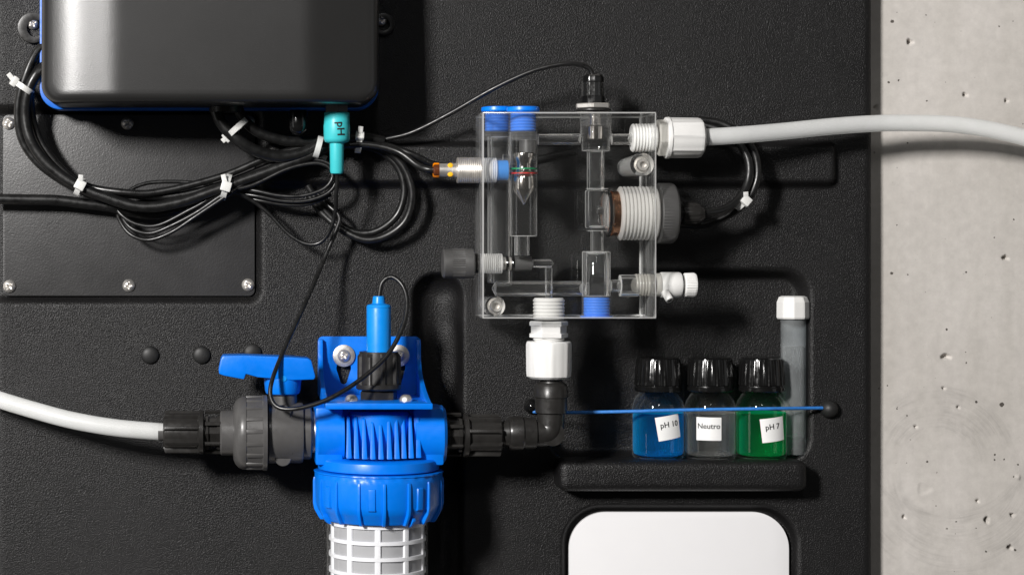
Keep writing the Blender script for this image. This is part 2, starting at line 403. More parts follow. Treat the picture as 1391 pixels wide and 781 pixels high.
def dome(px, py, d, r, h, seg=32, rings=7, lip=1.5):
    prof = [(d-1, r), (d+lip, r)]
    for i in range(1, rings+1):
        a = math.pi/2*i/rings; prof.append((d+lip+(h-lip)*math.sin(a), max(.01, r*math.cos(a))))
    return lathe('y', px, py, d, prof, seg)
def screw_head(px, py, d, r, h, rot=.4):
    """Pan head with a pressed cross recess."""
    mb = MB(); seg = 40; s = S(d)*U; c = W(px, py, d); rad = [0.0, .12, .2, .3, .4, .5, .6, .72, .84, .93, 1.0, 1.0]
    for k, q in enumerate(rad):
        for i in range(seg):
            th = 2*math.pi*i/seg
            hh = h*(1-q**2.6*.8) if k < len(rad)-1 else -1
            x, z = q*math.cos(th), q*math.sin(th)
            xr, zr = x*math.cos(rot)+z*math.sin(rot), -x*math.sin(rot)+z*math.cos(rot)
            if k < len(rad)-1 and q < .62 and (abs(xr) < .13 or abs(zr) < .13): hh -= h*.55*(1-q/.7)
            mb.v.append((c.x+x*r*s, c.y-hh*U, c.z+z*r*s))
    for k in range(len(rad)-1):
        for i in range(seg):
            j = (i+1) % seg; mb.f.append((k*seg+i, k*seg+j, (k+1)*seg+j, (k+1)*seg+i))
    return mb
def text_mesh(body, size, bold=.012):
    cu = bpy.data.curves.new('t', 'FONT'); cu.body = body; cu.size = size; cu.align_x = 'CENTER'; cu.align_y = 'CENTER'; cu.offset = size*bold
    cu.resolution_u = 4
    o = bpy.data.objects.new('t', cu); COL.objects.link(o)
    dg = bpy.context.evaluated_depsgraph_get(); me = bpy.data.meshes.new_from_object(o.evaluated_get(dg))
    bm = bmesh.new(); bm.from_mesh(me); bmesh.ops.triangulate(bm, faces=bm.faces[:])
    for _ in range(2): bmesh.ops.subdivide_edges(bm, edges=bm.edges[:], cuts=1, use_grid_fill=True)
    bm.to_mesh(me); bm.free()
    vs = [(v.co.x, v.co.y) for v in me.vertices]; fs = [tuple(p.vertices) for p in me.polygons]
    bpy.data.objects.remove(o); bpy.data.curves.remove(cu); bpy.data.meshes.remove(me)
    return vs, fs
def wrap(uv, fs, px, py, d, r, ang, thick=None):
    """Flat (u right, v up) shape in units bent round a vertical cylinder facing the camera, turned by ang."""
    s = S(d)*U; mb = MB()
    for u, v in uv:
        a = u/r+ang
        mb.v.append(((px-VX)*s+math.sin(a)*r*s, -d*U-math.cos(a)*r*s, (VY-py)*s+v*s))
    mb.f = list(fs); return mb
def rot2(vs, a): c, s = math.cos(a), math.sin(a); return [(x*c-y*s, x*s+y*c) for x, y in vs]

# ------------------------------------------------------------------ concrete wall
WD = -34
concrete()
def wall():
    xs = np.concatenate([np.linspace(-400, 1150, 30), np.arange(1153, 1450, 1.7), np.linspace(1452, 1800, 8)])
    ys = np.concatenate([np.linspace(-700, -25, 12), np.arange(-20, 822, 1.7), np.linspace(824, 1500, 12)])
    X, Y = np.meshgrid(xs, ys); H = np.full(X.shape, float(WD))
    rng = np.random.RandomState(2)
    pits = [(1236, 57, 4.5, 4, 5), (1311, 129, 3.5, 3, 4), (1367, 137, 3, 2.5, 4), (1366, 350, 5, 3.2, 5), (1285, 484, 8, 4, 4), (1190, 146, 3, 3.5, 4),
            (1255, 664, 11, 9, .5), (1340, 706, 3.5, 5, 5), (1372, 743, 4, 3.5, 5), (1244, 579, 2.5, 2.5, 3), (1328, 680, 2.5, 2.5, 3), (1375, 699, 3, 3, 4),
            (1383, 648, 3.5, 4, -1.0), (1282, 527, 2.5, 2.5, 3), (1302, 553, 2.2, 2.2, 3), (1228, 702, 2.5, 3.5, 3)]
    k = 1-WD/DC
    for (px, py, rx, ry, dp) in pits:
        cx, cy_ = VX+(px-VX)*k, VY+(py-VY)*k; rx *= .8; ry *= .8
        q = ((X-cx)/rx)**2+((Y-cy_)/ry)**2
        wob = 1+.35*np.sin(np.arctan2(Y-cy_, X-cx)*3+px)
        H -= 2.4*dp*np.clip(1.25-q*wob, 0, 1)**.7
    n, m = X.shape
    v = np.stack([(X-VX)*U, -H*U, (VY-Y)*U], -1).reshape(-1, 3)
    idx = np.arange(n*m).reshape(n, m)
    f = np.stack([idx[:-1, :-1], idx[1:, :-1], idx[1:, 1:], idx[:-1, 1:]], -1).reshape(-1, 4)
    me = bpy.data.meshes.new('concrete_wall'); me.from_pydata(v.tolist(), [], f.tolist())
    me.polygons.foreach_set('use_smooth', [True]*len(me.polygons)); me.materials.append(MT['concrete'])
    o = bpy.data.objects.new('concrete_wall', me); COL.objects.link(o); o['kind'] = 'structure'
wall()

# ------------------------------------------------------------------ moulded panel
def sdr(X, Y, x0, x1, y0, y1, r):
    qx = np.abs(X-(x0+x1)/2)-(x1-x0)/2+r; qy = np.abs(Y-(y0+y1)/2)-(y1-y0)/2+r
    return np.hypot(np.maximum(qx, 0), np.maximum(qy, 0))+np.minimum(np.maximum(qx, qy), 0)-r
panel = thing('moulded_panel', 'black grained moulded plastic mounting panel with recesses in front of concrete wall', 'panel', 600, 700, 0)
def build_panel():
    xs = np.arange(-24, 1188.1, 1.9); ys = np.arange(-40, 822, 1.9)
    X, Y = np.meshgrid(xs, ys); H = np.zeros(X.shape)
    H += .5*np.sin(X*.013+1)*np.sin(Y*.011+.5)
    def step(sd, dep, w, pw=1): return dep*sm((w/2-sd)/w)
    H -= step(sdr(X, Y, -60, 351, 149, 407, 12), 15, 13)
    H += step(sdr(X, Y, 362, 1133, 196, 251, 9), 13, 8)
    sd = sdr(X, Y, 562, 628, 373, 1000, 30); t = np.clip(-sd/33, 0, 1)
    H -= 31*np.sqrt(1-(1-t)**2)**1.1
    H -= step(sdr(X, Y, 753, 1095, 372, 621, 28), 31, 15)
    H -= step(sdr(X, Y, 768, 1081, 690, 1200, 50), 16, 7)
    # rolled outer edges
    e = np.clip((X-1174)/14, 0, 1); H -= 11*(1-np.sqrt(np.maximum(0, 1-e*e)))
    e = np.clip((5-X)/26, 0, 1); H -= 24*(1-np.sqrt(np.maximum(0, 1-e*e)))
    k = np.array([1, 2, 3, 2, 1.]); k /= k.sum()
    for ax in (0, 1):
        Hp = np.pad(H, [(2, 2) if a == ax else (0, 0) for a in (0, 1)], mode='edge')
        H = sum(k[i]*(Hp[i:i+H.shape[0], :] if ax == 0 else Hp[:, i:i+H.shape[1]]) for i in range(5))
    H[:, -1] = WD+.5; H[:, 0] = WD+.5
    n, m = X.shape
    v = np.stack([(X-VX)*U, -H*U, (VY-Y)*U], -1).reshape(-1, 3)
    l = np.array(panel.location); idx = np.arange(n*m).reshape(n, m)
    f = np.stack([idx[:-1, :-1], idx[1:, :-1], idx[1:, 1:], idx[:-1, 1:]], -1).reshape(-1, 4)
    me = bpy.data.meshes.new('panel_skin')
    me.vertices.add(n*m); me.vertices.foreach_set('co', (v-l).ravel())
    me.loops.add(f.size); me.loops.foreach_set('vertex_index', f.ravel().astype(np.int32))
    me.polygons.add(len(f)); me.polygons.foreach_set('loop_start', np.arange(0, f.size, 4, dtype=np.int32))
    me.update(); me.polygons.foreach_set('use_smooth', [True]*len(f)); me.materials.append(MT['panel'])
    o = bpy.data.objects.new('panel_skin', me); COL.objects.link(o); o.parent = panel
build_panel()
# shelf lip under the bottles, moulded on
link('shelf_lip', box(760, 1098, 626, 668, -29, 46), 'panel', panel, bevel=14*U, bseg=6)

# ------------------------------------------------------------------ cover plate with screws
plate = thing('cover_plate', 'square black sheet cover plate screwed into panel recess under control box', 'plate', 174, 402, -4)
link('sheet', prism(rrect(4, 346, 156, 402, 8), -14, -7), 'plate', plate, bevel=1*U)
for i, (x, y) in enumerate(((12, 168), (173, 168), (338, 166), (13, 389), (175, 388), (337, 387))):
    link('screw', screw_head(x, y, -7, 8.6, 6.5, .3+i*.7), 'steel', plate)

# ------------------------------------------------------------------ rubber plugs
for x, y, r, lb in ((204, 482, 12.2, 'black rubber dome plug on panel, farthest from the blue bracket'), (274, 482, 12.2, 'black rubber dome plug, middle one of the row under the cover plate'),
                    (343, 479, 12.4, 'black rubber dome plug half hidden behind the blue valve handle')):
    tag(link('dome_plug', dome(x, y, 0, r, 6.5), 'rubber'), lb, 'plug', 'dome plugs in the panel')
tag(link('cord_knob', dome(1126, 555, 0, 12.5, 15), 'rubber'), 'black round knob holding the end of blue cord beside the test tube', 'knob', 'knobs holding the blue cord')
tag(link('cord_knob', dome(721, 551, 0, 10, 16), 'black_gloss'), 'shiny black knob behind the black pipe elbow', 'knob', 'knobs holding the blue cord')

# ------------------------------------------------------------------ white insert
tag(link('white_board', prism(rrect(773, 1072, 695, 1100, 50, 14), -13, -6), 'white_insert', bevel=1.2*U), 'glossy white board with rounded corners set into panel below the shelf', 'board')

# ------------------------------------------------------------------ control box
cbox = thing('control_box', 'black control box with blue rear edge at the top of the panel', 'control box', 285, 150, 8)
def cover():
    mb = MB(); ins = [0, 0, .6, 2, 4.5, 8, 12, 17, 24, 32, 40, 48, 56, 64, 72, 80, 88, 96, 104, 110, 116]
    x0, x1, y0, y1 = 66, 506, -300, 149.5   # flat layout units
    hs = []
    for k, q in enumerate(ins):
        r = max(6, 26-q*.6)
        pts0 = rrect(x0+q, x1-q, y0+q, y1-q, r, 10); pts = []
        for i in range(44):
            a, b = pts0[i], pts0[(i+1) % 44]; m = 60 if i % 11 == 10 else 1
            pts += [(a[0]+(b[0]-a[0])*j/m, a[1]+(b[1]-a[1])*j/m) for j in range(m)]
        for (x, y) in pts:
            if k == 0: h = 42
            else: h = 150-13*(1-math.sqrt(max(0, 1-(1-min(1, q/12))**2)))
            if k > 0:
                h -= .045*(149.5-y)
                u = max(0, 176-x); nn_ = 24; tl = sum((.15*sm(u*(q_+.5)/nn_/24)+.34*sm((u*(q_+.5)/nn_-48)/64))*u/nn_ for q_ in range(nn_))
                u = max(0, x-404); tl += sum((.22*sm(u*(q_+.5)/nn_/22))*u/nn_ for q_ in range(nn_))
                h -= tl
            mb.v.append(((x-VX)*U, -h*U, (VY-y)*U))
    n = len(pts)
    for k in range(len(ins)-1):
        for i in range(n):
            j = (i+1) % n; mb.f.append((k*n+i, k*n+j, (k+1)*n+j, (k+1)*n+i))
    mb.f.append(tuple((len(ins)-1)*n+i for i in range(n)))
    return mb
link('cover', cover(), 'cover', cbox, smooth=50)
link('rear_housing', prism(rrect(57.5, 511, -300, 151.8, 28, 10), 8, 41.9, dref=0), 'blue_dark', cbox, bevel=2*U)
for x, y, r, hx in ((45, 38, 21, 46), (521, 33, 15, 519)):
    lg = link('mounting_lug', prism(circ(x, y, r), 0, 9, [circ(hx+2, y+1, r*.55, 20)]), 'black', cbox, bevel=1*U)
    link('screw', screw_head(hx-1, y-5, 2, 8, 8, .5), 'steel', lg)
link('blanking_cap', lathe('z', 405, 165, 70, [(150, 11), (154, 13), (172, 12.6), (178, 11), (182, 7), (184, 2), (184.2, 0)]), 'black_gloss', cbox)
link('cable_gland', lathe('z', 457, 150, 82, [(144, 17), (154, 17), (154, 12)], 6), 'black', cbox)
link('cable_entry', lathe('z', 306, 150, 60, [(146, 22), (153, 22), (153, 10)], 32), 'black', cbox)

# ------------------------------------------------------------------ teal plug
plug = thing('connector_plug', 'turquoise plug lettered pH hanging under the control box', 'plug', 457, 237, 82)
bd = link('body', lathe('z', 457.5, 190, 82, [(153, 16), (154, 17.2), (168, 17.4), (172, 18), (189, 17.6), (193, 16), (194.5, 12), (195, 9.6), (233, 9.2), (236, 8), (237, 4)], 40), 'teal', plug, smooth=50)
tv, tf = text_mesh('pH', 14.5, .018)
tv = [(x*1.1, y) for x, y in tv]
tv = rot2(tv, R(-87)); tv = [(x+4.0, y) for x, y in tv]
link('lettering', wrap(tv, tf, 457.5, 176, 82, 18.25, 0), 'ink', bd)
# ------------------------------------------------------------------ cables
def cable(pts, r, label, name='cable', mat='cable', step=4):
    o = link(name, tube(pts, r, 12, step), mat, smooth=60); return tag(o, label, 'cable')
def wig(pts, z): return [(p[0], p[1], z if len(p) < 3 else p[2]) for p in pts]
cable(wig([(-15, 270), (30, 271), (75, 272), (110, 276), (150, 281), (200, 291), (245, 284), (300, 264), (360, 240), (405, 220), (440, 203), (475, 196), (520, 200)], 20), 7.2, 'thick black cable entering level from the left edge over the cover plate')
cable([(64, 58, 34), (50, 70, 40), (36, 100, 44), (25, 140, 40), (28, 185, 36), (50, 220, 34), (88, 248, 32), (120, 260, 34), (180, 265, 30), (240, 266, 32), (305, 250, 34), (370, 225, 36), (420, 206, 36), (470, 190, 30)], 5.4, 'black cable leaving the box side nearest the lug screw, outermost in the bundle')
cable([(66, 86, 34), (52, 98, 44), (39, 122, 44), (34, 155, 40), (42, 192, 40), (66, 225, 40), (102, 251, 42), (140, 267, 44), (190, 281, 46), (240, 276, 46), (300, 256, 46), (365, 233, 46), (420, 212, 46), (460, 196, 40), (490, 198, 30)], 7.4, 'thick black cable bending down from the box side through two white ties')
cable([(64, 68, 28), (50, 84, 30), (44, 110, 30), (43, 150, 28), (54, 190, 28), (84, 230, 28), (116, 252, 30), (165, 261, 40), (215, 261, 40), (300, 240, 42), (370, 212, 44), (430, 196, 40), (470, 186, 34)], 4.8, 'slimmer black printed cable on the inner side of the left bundle')
cable([(292, 146, 60), (300, 166, 62), (318, 186, 62), (345, 204, 58), (380, 213, 52), (412, 208, 48), (440, 194, 44), (480, 186, 40), (520, 192, 30)], 8, 'thick black cable curving out of the box underside through a white tie', mat='cable')
cable([(322, 146, 52), (334, 166, 54), (355, 182, 52), (390, 192, 48), (425, 192, 44), (450, 188, 40), (500, 190, 24)], 7, 'black cable from the box underside passing just below the black blanking cap')
cable([(452, 198, 60), (500, 197, 60), (540, 206, 66), (566, 224, 78), (580, 230, 88), (594, 231.5, 90)], 4.6, 'black cable running into the orange end of the steel sensor')
cable([(470, 192, 34), (520, 197, 34), (560, 210, 44), (592, 224, 40), (640, 226, 30), (700, 222, 20), (780, 205, 18)], 4.4, 'black cable passing behind the steel sensor and clear block')
cable([(478, 200, 26), (520, 190, 30), (560, 180, 40), (612, 154, 56), (668, 122, 74), (720, 98, 86), (762, 87.5, 92), (788, 88, 92), (802, 95, 92), (806, 106, 92)], 3.2, 'thin black cable arching up to the gland on top of the clear block')
cable([(470, 196, 24), (505, 202, 26), (535, 220, 30), (549, 252, 32), (542, 288, 30), (518, 311, 28), (490, 317, 24), (462, 306, 20), (436, 280, 16), (418, 252, 14)], 5, 'black cable making the inner of two round loops beside the turquoise plug')
cable([(474, 194, 30), (515, 201, 36), (546, 224, 40), (560, 262, 42), (552, 298, 38), (528, 319, 34), (498, 326, 30), (468, 314, 24), (440, 292, 16), (420, 266, 12)], 5.2, 'black cable making the outer of two round loops beside the turquoise plug')
cable([(430, 262, 22), (447, 280, 26), (461, 294, 34), (457, 312, 38), (440, 352, 46), (416, 408, 78), (388, 470, 112), (370, 515, 138), (368, 540, 148), (380, 554, 156), (408, 554, 162), (448, 541, 160), (490, 515, 150), (526, 482, 138), (547, 444, 124), (553, 412, 112), (547, 388, 102), (532, 376, 96), (519, 384, 95), (515, 404, 95)], 3.0, 'thin black cable hanging in a long curve to the light blue electrode')
coil = [(458, 236, 82), (457, 262, 74), (455, 290, 62), (448, 314, 54), (434, 330, 48), (415, 331, 44), (392, 318, 40), (365, 290, 38), (338, 270, 40), (308, 260, 46),
        (262, 283, 40), (215, 306, 34), (184, 304, 30), (164, 291, 26), (160, 281, 22), (172, 262, 20), (196, 250, 18), (230, 247, 18), (270, 249, 20), (308, 254, 30),
        (345, 259, 44), (380, 266, 50), (412, 266, 54), (441, 256, 56), (452, 240, 56), (446, 227, 56), (426, 222, 54), (390, 230, 52), (345, 251, 50), (308, 262, 50),
        (268, 288, 44), (234, 306, 38), (204, 317, 32), (180, 311, 28), (167, 296, 20), (171, 282, 14), (200, 272, 10), (250, 266, 12), (308, 262, 26),
        (346, 266, 40), (382, 273, 44), (416, 273, 48), (446, 262, 50), (457, 244, 50), (452, 226, 48), (430, 217, 46), (400, 218, 44), (350, 238, 44), (308, 266, 52),
        (266, 294, 44), (232, 316, 38), (202, 326, 32), (178, 319, 28), (164, 302, 20), (162, 288, 12), (190, 276, 8), (250, 272, 8), (308, 264, 20),
        (350, 272, 34), (386, 278, 38), (420, 277, 42), (450, 264, 44)]
cable(coil, 2.7, 'thin black cable of the turquoise plug wound into flat tied loops', name='coiled_cable', step=5)
cable([(948, 163, 40), (976, 167, 44), (1004, 181, 50), (1024, 206, 54), (1029, 238, 56), (1019, 266, 56), (1000, 286, 54), (976, 299, 50), (948, 306, 46), (920, 303, 44), (890, 298, 30)], 5, 'black cable of the right loop, lower strand passing under the knurled knob gland')
cable([(944, 168, 36), (976, 176, 44), (1002, 192, 52), (1017, 220, 58), (1015, 250, 62), (1001, 273, 70), (982, 285, 80), (960, 289, 88), (940, 290, 90)], 5.4, 'black cable curving from the ribbed black gland up behind the white hose nut')

# ------------------------------------------------------------------ cable ties
def tie(cx, cy_, d, nang, Rn, Rd, ph, tail, label, hw=9, band=7.5, tl=12, headrot=0):
    """band round a bundle: n = image direction across the bundle, ph = head position on the ring (0 = +n, 90 = towards camera)."""
    t = thing('cable_tie', label, 'cable tie', cx, cy_, d, 'white cable ties')
    c = W(cx, cy_, d); n = Vector((math.cos(R(nang)), 0, math.sin(R(nang)))); a = Vector((-n.z, 0, n.x)); f = Vector((0, -1, 0))
    mb = MB(); m = 40; th = 1.1
    for i in range(m):
        p = 2*math.pi*i/m
        for rr, aa in ((0, -1), (th, -1), (th, 1), (0, 1)):
            mb.v.append(tuple(c+n*math.cos(p)*(Rn+rr)*U+f*math.sin(p)*(Rd+rr)*U+a*aa*band/2*U))
    for i in range(m):
        j = (i+1) % m
        for k in range(4): mb.f.append((i*4+k, i*4+(k+1) % 4, j*4+(k+1) % 4, j*4+k))
    link('strap', mb, 'tie', t)
    p = R(ph); rad = (n*math.cos(p)*Rd+f*math.sin(p)*Rn).normalized(); tan = (-n*math.sin(p)*Rn+f*math.cos(p)*Rd).normalized()
    hc = c+n*math.cos(p)*(Rn+3.2)*U+f*math.sin(p)*(Rd+3.2)*U
    def obx(c0, u, v_, w_, su, sv, sw):
        return MB().add([tuple(c0+u*su*i*U+v_*sv*j*U+w_*sw*k*U) for i in (-1, 1) for j in (-1, 1) for k in (-1, 1)],
                        [(0, 1, 3, 2), (4, 6, 7, 5), (0, 4, 5, 1), (2, 3, 7, 6), (0, 2, 6, 4), (1, 5, 7, 3)])
    link('head', obx(hc, a, tan, rad, hw*.62, hw*.6, 3.8), 'tie', t, bevel=1.5*U)
    td = Vector((tail[0], -tail[2] if len(tail) > 2 else 0, -tail[1])).normalized()
    sd = td.cross(f); sd = sd.normalized() if sd.length > .1 else a
    up = td.cross(sd).normalized()
    link('tail', obx(hc+td*(tl*.5+2)*U+f*1*U, td, sd, up, tl*.5+2, 3.2, .8), 'tie', t, bevel=.4*U)
tie(33, 120, 42, -34, 13, 12, 165, (-1, -1.3, .3), 'white cable tie round the cables left of the control box corner', tl=9, hw=11)
tie(109, 254, 36, 62, 12, 14, 82, (.1, -1, .2), 'white cable tie at the lower bend of the cables over the cover plate', tl=10, hw=11)
tie(307, 254, 42, 74, 17, 20, 90, (-.25, -1, -.3), 'white cable tie gripping the widest part of the bundle with thin loops either side', tl=13, hw=11)
tie(322, 174, 60, 42, 16, 14, 215, (-1, .9, .3), 'white cable tie on the two cables right below the box underside', tl=7, hw=11)
tie(432, 200, 48, 75, 14, 16, 240, (1, .45, .2), 'white cable tie left of the turquoise plug, its head low', tl=12, hw=11)
tie(487, 194, 48, 85, 13, 14, 60, (.1, -1, .2), 'white cable tie just right of the turquoise plug', tl=9, hw=9)
tie(1008, 275, 58, 48, 11, 11, 80, (-.1, -1, .2), 'white cable tie on the cable loop right of the knurled knob', tl=8, hw=10)

# ------------------------------------------------------------------ hoses
def hose(pts, r, label):
    tag(link('water_hose', tube(pts, r, 32, 5), 'hose', smooth=70), label, 'hose')
hose([(-30, 532, 50), (0, 543, 60), (50, 558, 74), (100, 571, 86), (160, 581, 93), (232, 587, 95)], 11.2, 'milky white hose coming in from the left edge to the black nut')
hose([(948, 187, 90), (1000, 184, 88), (1060, 179, 74), (1130, 172, 58), (1190, 168, 46), (1240, 167.5, 41), (1290, 169, 38), (1340, 175.5, 36), (1391, 187, 34), (1430, 200, 32)], 11.2, 'milky white hose sweeping right from the clear block across the concrete wall')

# ------------------------------------------------------------------ clear flow block
blk = thing('flow_cell', 'clear acrylic flow cell block with drilled channels and blue plugs', 'flow cell', 766, 433, 90)
F = 140; B = 40; sF = S(F)
def px_at(px, py, d, dref):   # same world point expressed with another depth's scale
    return VX+(px-VX)*S(d)/S(dref), VY+(py-VY)*S(d)/S(dref)
bx0, bx1, by0, by1 = 655, 892, 152, 433
bm_ = box(bx0, bx1, by0, by1, B, F)
ob = link('block', bm_, 'acrylic', blk, bevel=2.2*U)
me = ob.data; me.materials.append(MT['acrylic_side']); me.materials.append(MT['acrylic_edge'])
for p in me.polygons:
    nx, ny, nz = abs(p.normal.x), abs(p.normal.y), abs(p.normal.z)
    p.material_index = 0 if ny > .98 else (1 if max(nx, nz) > .98 else 2)
def bore(name, *a, mat='bore', **k): return link(name, lathe(*a, **k), mat, blk)
FB, RB = 112, 66       # depths of the front and the rear vertical channel
bore('channel', 'z', 711, 250, FB, [(180, 18.5), (320, 18.5), (321, 17.5)], 56)
bore('channel', 'z', 709, 335, FB, [(321.5, 10), (347, 10)], 56, mat='rod_frost_rimlight')
bore('channel', 'z', 679, 250, RB, [(186, 16.5), (384, 16.5)], 56, mat='rod_frost_rimlight')
bore('channel', 'x', 700, 392, RB+8, [(668, .5), (673, 9.8), (790, 9.8)], 28, mat='rod_frost_rimlight')
bore('channel', 'x', 736, 358, 92, [(724, 5.6), (748, 5.6), (752, .5)], 20, mat='rod_frost_rimlight')
bore('channel', 'z', 745.5, 380, 92, [(364, 5), (404, 5)], 20, mat='rod_frost_rimlight')
bore('channel', 'z', 810, 370, 90, [(341.5, 18.4), (342.5, 19), (402, 19)], 56, mat='rod_frost_rimlight')
bore('channel', 'z', 811, 330, 90, [(313, 8.5), (341, 8.5)], 24, mat='rod_frost_rimlight')
bore('channel', 'z', 811, 290, 90, [(259, 15), (260, 16), (308, 16), (310, 14.5)], 56, mat='rod_frost_rimlight')
bore('channel', 'z', 809, 230, 90, [(206, 11.5), (258, 11.5)], 28, mat='rod_frost_rimlight')
bore('channel', 'z', 809.5, 190, 90, thread(154, 186, 21.5, 4.2, 2)+[(187, 19.5), (204, 19), (205.5, 17)], 40)
bore('channel', 'x', 790, 189.5, 90, [(731, 7.5), (788, 7.5)], 56, mat='rod_frost_rimlight')
bore('channel', 'x', 845, 189.5, 90, [(831, 7.5), (857, 7.5)], 56, mat='rod_frost_rimlight')
bore('channel', 'x', 836, 388, 90, [(830, 8), (842, 8)], 20, mat='rod_frost_rimlight')
bore('channel', 'x', 858, 388, 90, [(842.5, 14.8), (866, 14.8)], 56, mat='rod_frost_rimlight')
bore('channel', 'x', 693, 217, 88, [(683, 7), (704, 7)], 20)
# pale rings painted in for the bright lines at the drill shoulders
for nm, a in (('shoulder', ('z', 711, 321, FB, [(320, 18.7), (321.3, 18.7)], 36)), ('shoulder', ('z', 810, 342, 90, [(341.4, 19.2), (342.6, 19.2)], 36)),
              ('shoulder', ('z', 809.5, 205, 90, [(204.6, 19.4), (205.6, 19.4)], 36)), ('shoulder', ('x', 842, 388, 90, [(841.6, 15), (842.6, 15)], 28)),
              ('shoulder', ('z', 811, 258, 90, [(256, 15.5), (257.5, 15.5)], 36)), ('shoulder', ('z', 811, 314, 90, [(313, 14.5), (314.2, 14.5)], 36))):
    bore(nm, *a, mat='bore_line', caps=False)
# fixing screws in through-holes
for x, y, r in ((871, 224, 16), (672, 415.5, 13.5)):
    h = bore('screw_hole', 'y', x, y, F-6, [(B+2, r-2), (F-4, r), (F-1, r)], 36)
    sc_ = link('fixing_screw', lathe('y', x+1.5, y, F-30, [(F-70, 4), (F-34, 4), (F-34, 8.3), (F-25.5, 8.3), (F-24.5, 7.6), (F-24.5, 4.4), (F-29, 4)], 30), 'steel', blk)
    link('washer', lathe('y', x+1.5, y, F-36, [(F-37, 6), (F-37, 11.5), (F-34.6, 11.5), (F-34.6, 6)], 30, caps=False), 'steel', blk)
# blue screw plugs
def bplug(x, d, yt, up=True):
    if up:
        p = link('screw_plug', lathe('z', x, yt, d, [(yt, 10), (yt, 20), (yt+1, 22), (yt+5, 22.3), (yt+6.6, 21.5), (yt+6.6, 17)]+[(t, r) for t, r in thread(yt+9, yt+33, 17.5, 4, 1.3)]+[(yt+33, 4)], 48), 'blue_plug', blk, smooth=30)
        link('plug_thread', lathe('z', x, yt, d, thread(yt+10, yt+46, 20.3, 4, 1.8), 48, caps=False), 'clear_ring', p, smooth=30)
    else:
        p = link('screw_plug', lathe('z', x, yt, d, [(yt, 4), (yt, 17.5)]+[(t, r) for t, r in thread(yt, yt+23, 17.8, 4, 1.3)]+[(yt+25, 17), (yt+25.2, 22), (yt+27.5, 22), (yt+28, 18)], 48), 'blue_plug', blk, smooth=30)
        link('plug_thread', lathe('z', x, yt, d, thread(yt-3, yt+24, 20.6, 4, 1.8), 48, caps=False), 'clear_ring', p, smooth=30)
        link('sealing_ring', lathe('z', x, yt, d, [(yt+23.5, 18.5), (yt+23.5, 25), (yt+26.4, 25), (yt+26.4, 18.5)], 40, caps=False), 'clear_ring', p)
bplug(676, RB, 145.5); bplug(710.5, FB, 145.5); bplug(810.5, 90, 404, False)
# steel float and magnet in the front channel
fl = link('float_body', lathe('z', 711.5, 240, FB, [(208, 4), (208, 13), (209, 13.4), (216, 12.6), (221, 10.2), (226, 9.8), (231, 10.4), (237, 13), (243, 14.6), (256, 14.8), (259, 14.2), (275, 3), (278.5, .3)], 40), 'bright_steel', blk, smooth=30)
link('magnet', lathe('z', 717, 199, FB, [(190, 12), (207.5, 12)], 24), 'gray_knob', fl)
for y, m_ in ((229.6, 'green_ink'), (235.7, 'red_ink')):
    link('level_mark', lathe('z', 711, y, FB, [(y-1, 19), (y+1, 19)], 24, caps=False, a0=R(-88), a1=R(88)), m_, blk)

# ------------------------------------------------------------------ steel level sensor
sn = thing('level_sensor', 'threaded steel sensor with orange end screwed into the clear block side', 'sensor', 640, 250, 112)
SD = 112; SY = 231.5
for a_ in (90, -90):
    link('light_arc', lathe('x', 592, SY, SD, [(588, 5.4), (588.4, 9), (590, 10.2), (596, 10.2), (596, 6), (588, 5.4)], 14, caps=False, a0=R(a_-42), a1=R(a_+42)), 'orange', sn)
link('end_core', lathe('x', 592, SY, SD, [(588, 3), (588.6, 7.6), (590, 8.8), (596.2, 9)], 30), 'amber', sn)
link('sleeve', lathe('x', 605, SY, SD, [(596.3, 8), (596.3, 9.4), (613, 9.4), (613.5, 9.8), (621, 9.8)], 36), 'steel', sn)
for th in (38, -35):
    a = R(th); s = S(SD)*U; c = W(611, SY, SD)
    link('indicator_window', lathe('y', 611, SY-9.4*math.sin(a), SD, [(SD+9.0*math.cos(a)-4, 3.8), (SD+9.3*math.cos(a), 3.8), (SD+9.3*math.cos(a)+1.2, 2.6), (SD+9.3*math.cos(a)+1.5, .1)], 20), 'yellow', sn)
link('threaded_barrel', lathe('x', 636, SY, SD, [(620.5, 8), (620.5, 15)]+thread(621, 653, 17.8, 2.6, 1.1)+[(654, 10)], 48), 'steel_thread', sn, smooth=25)
link('inner_thread', lathe('x', 660, SY, SD, thread(654, 674, 17.2, 2.6, 1.1), 48, caps=False), 'thread_clear', sn, smooth=25)
link('sensing_tip', lathe('x', 680, SY, SD, [(668, 9), (668, 13.6), (689, 13.6), (690, 12.6)], 36), 'blue_light', sn)
link('tip_sleeve', lathe('x', 682, SY, SD, [(674, 16.8), (690, 16.8), (690, 15)], 36, caps=False), 'clear_ring', sn)

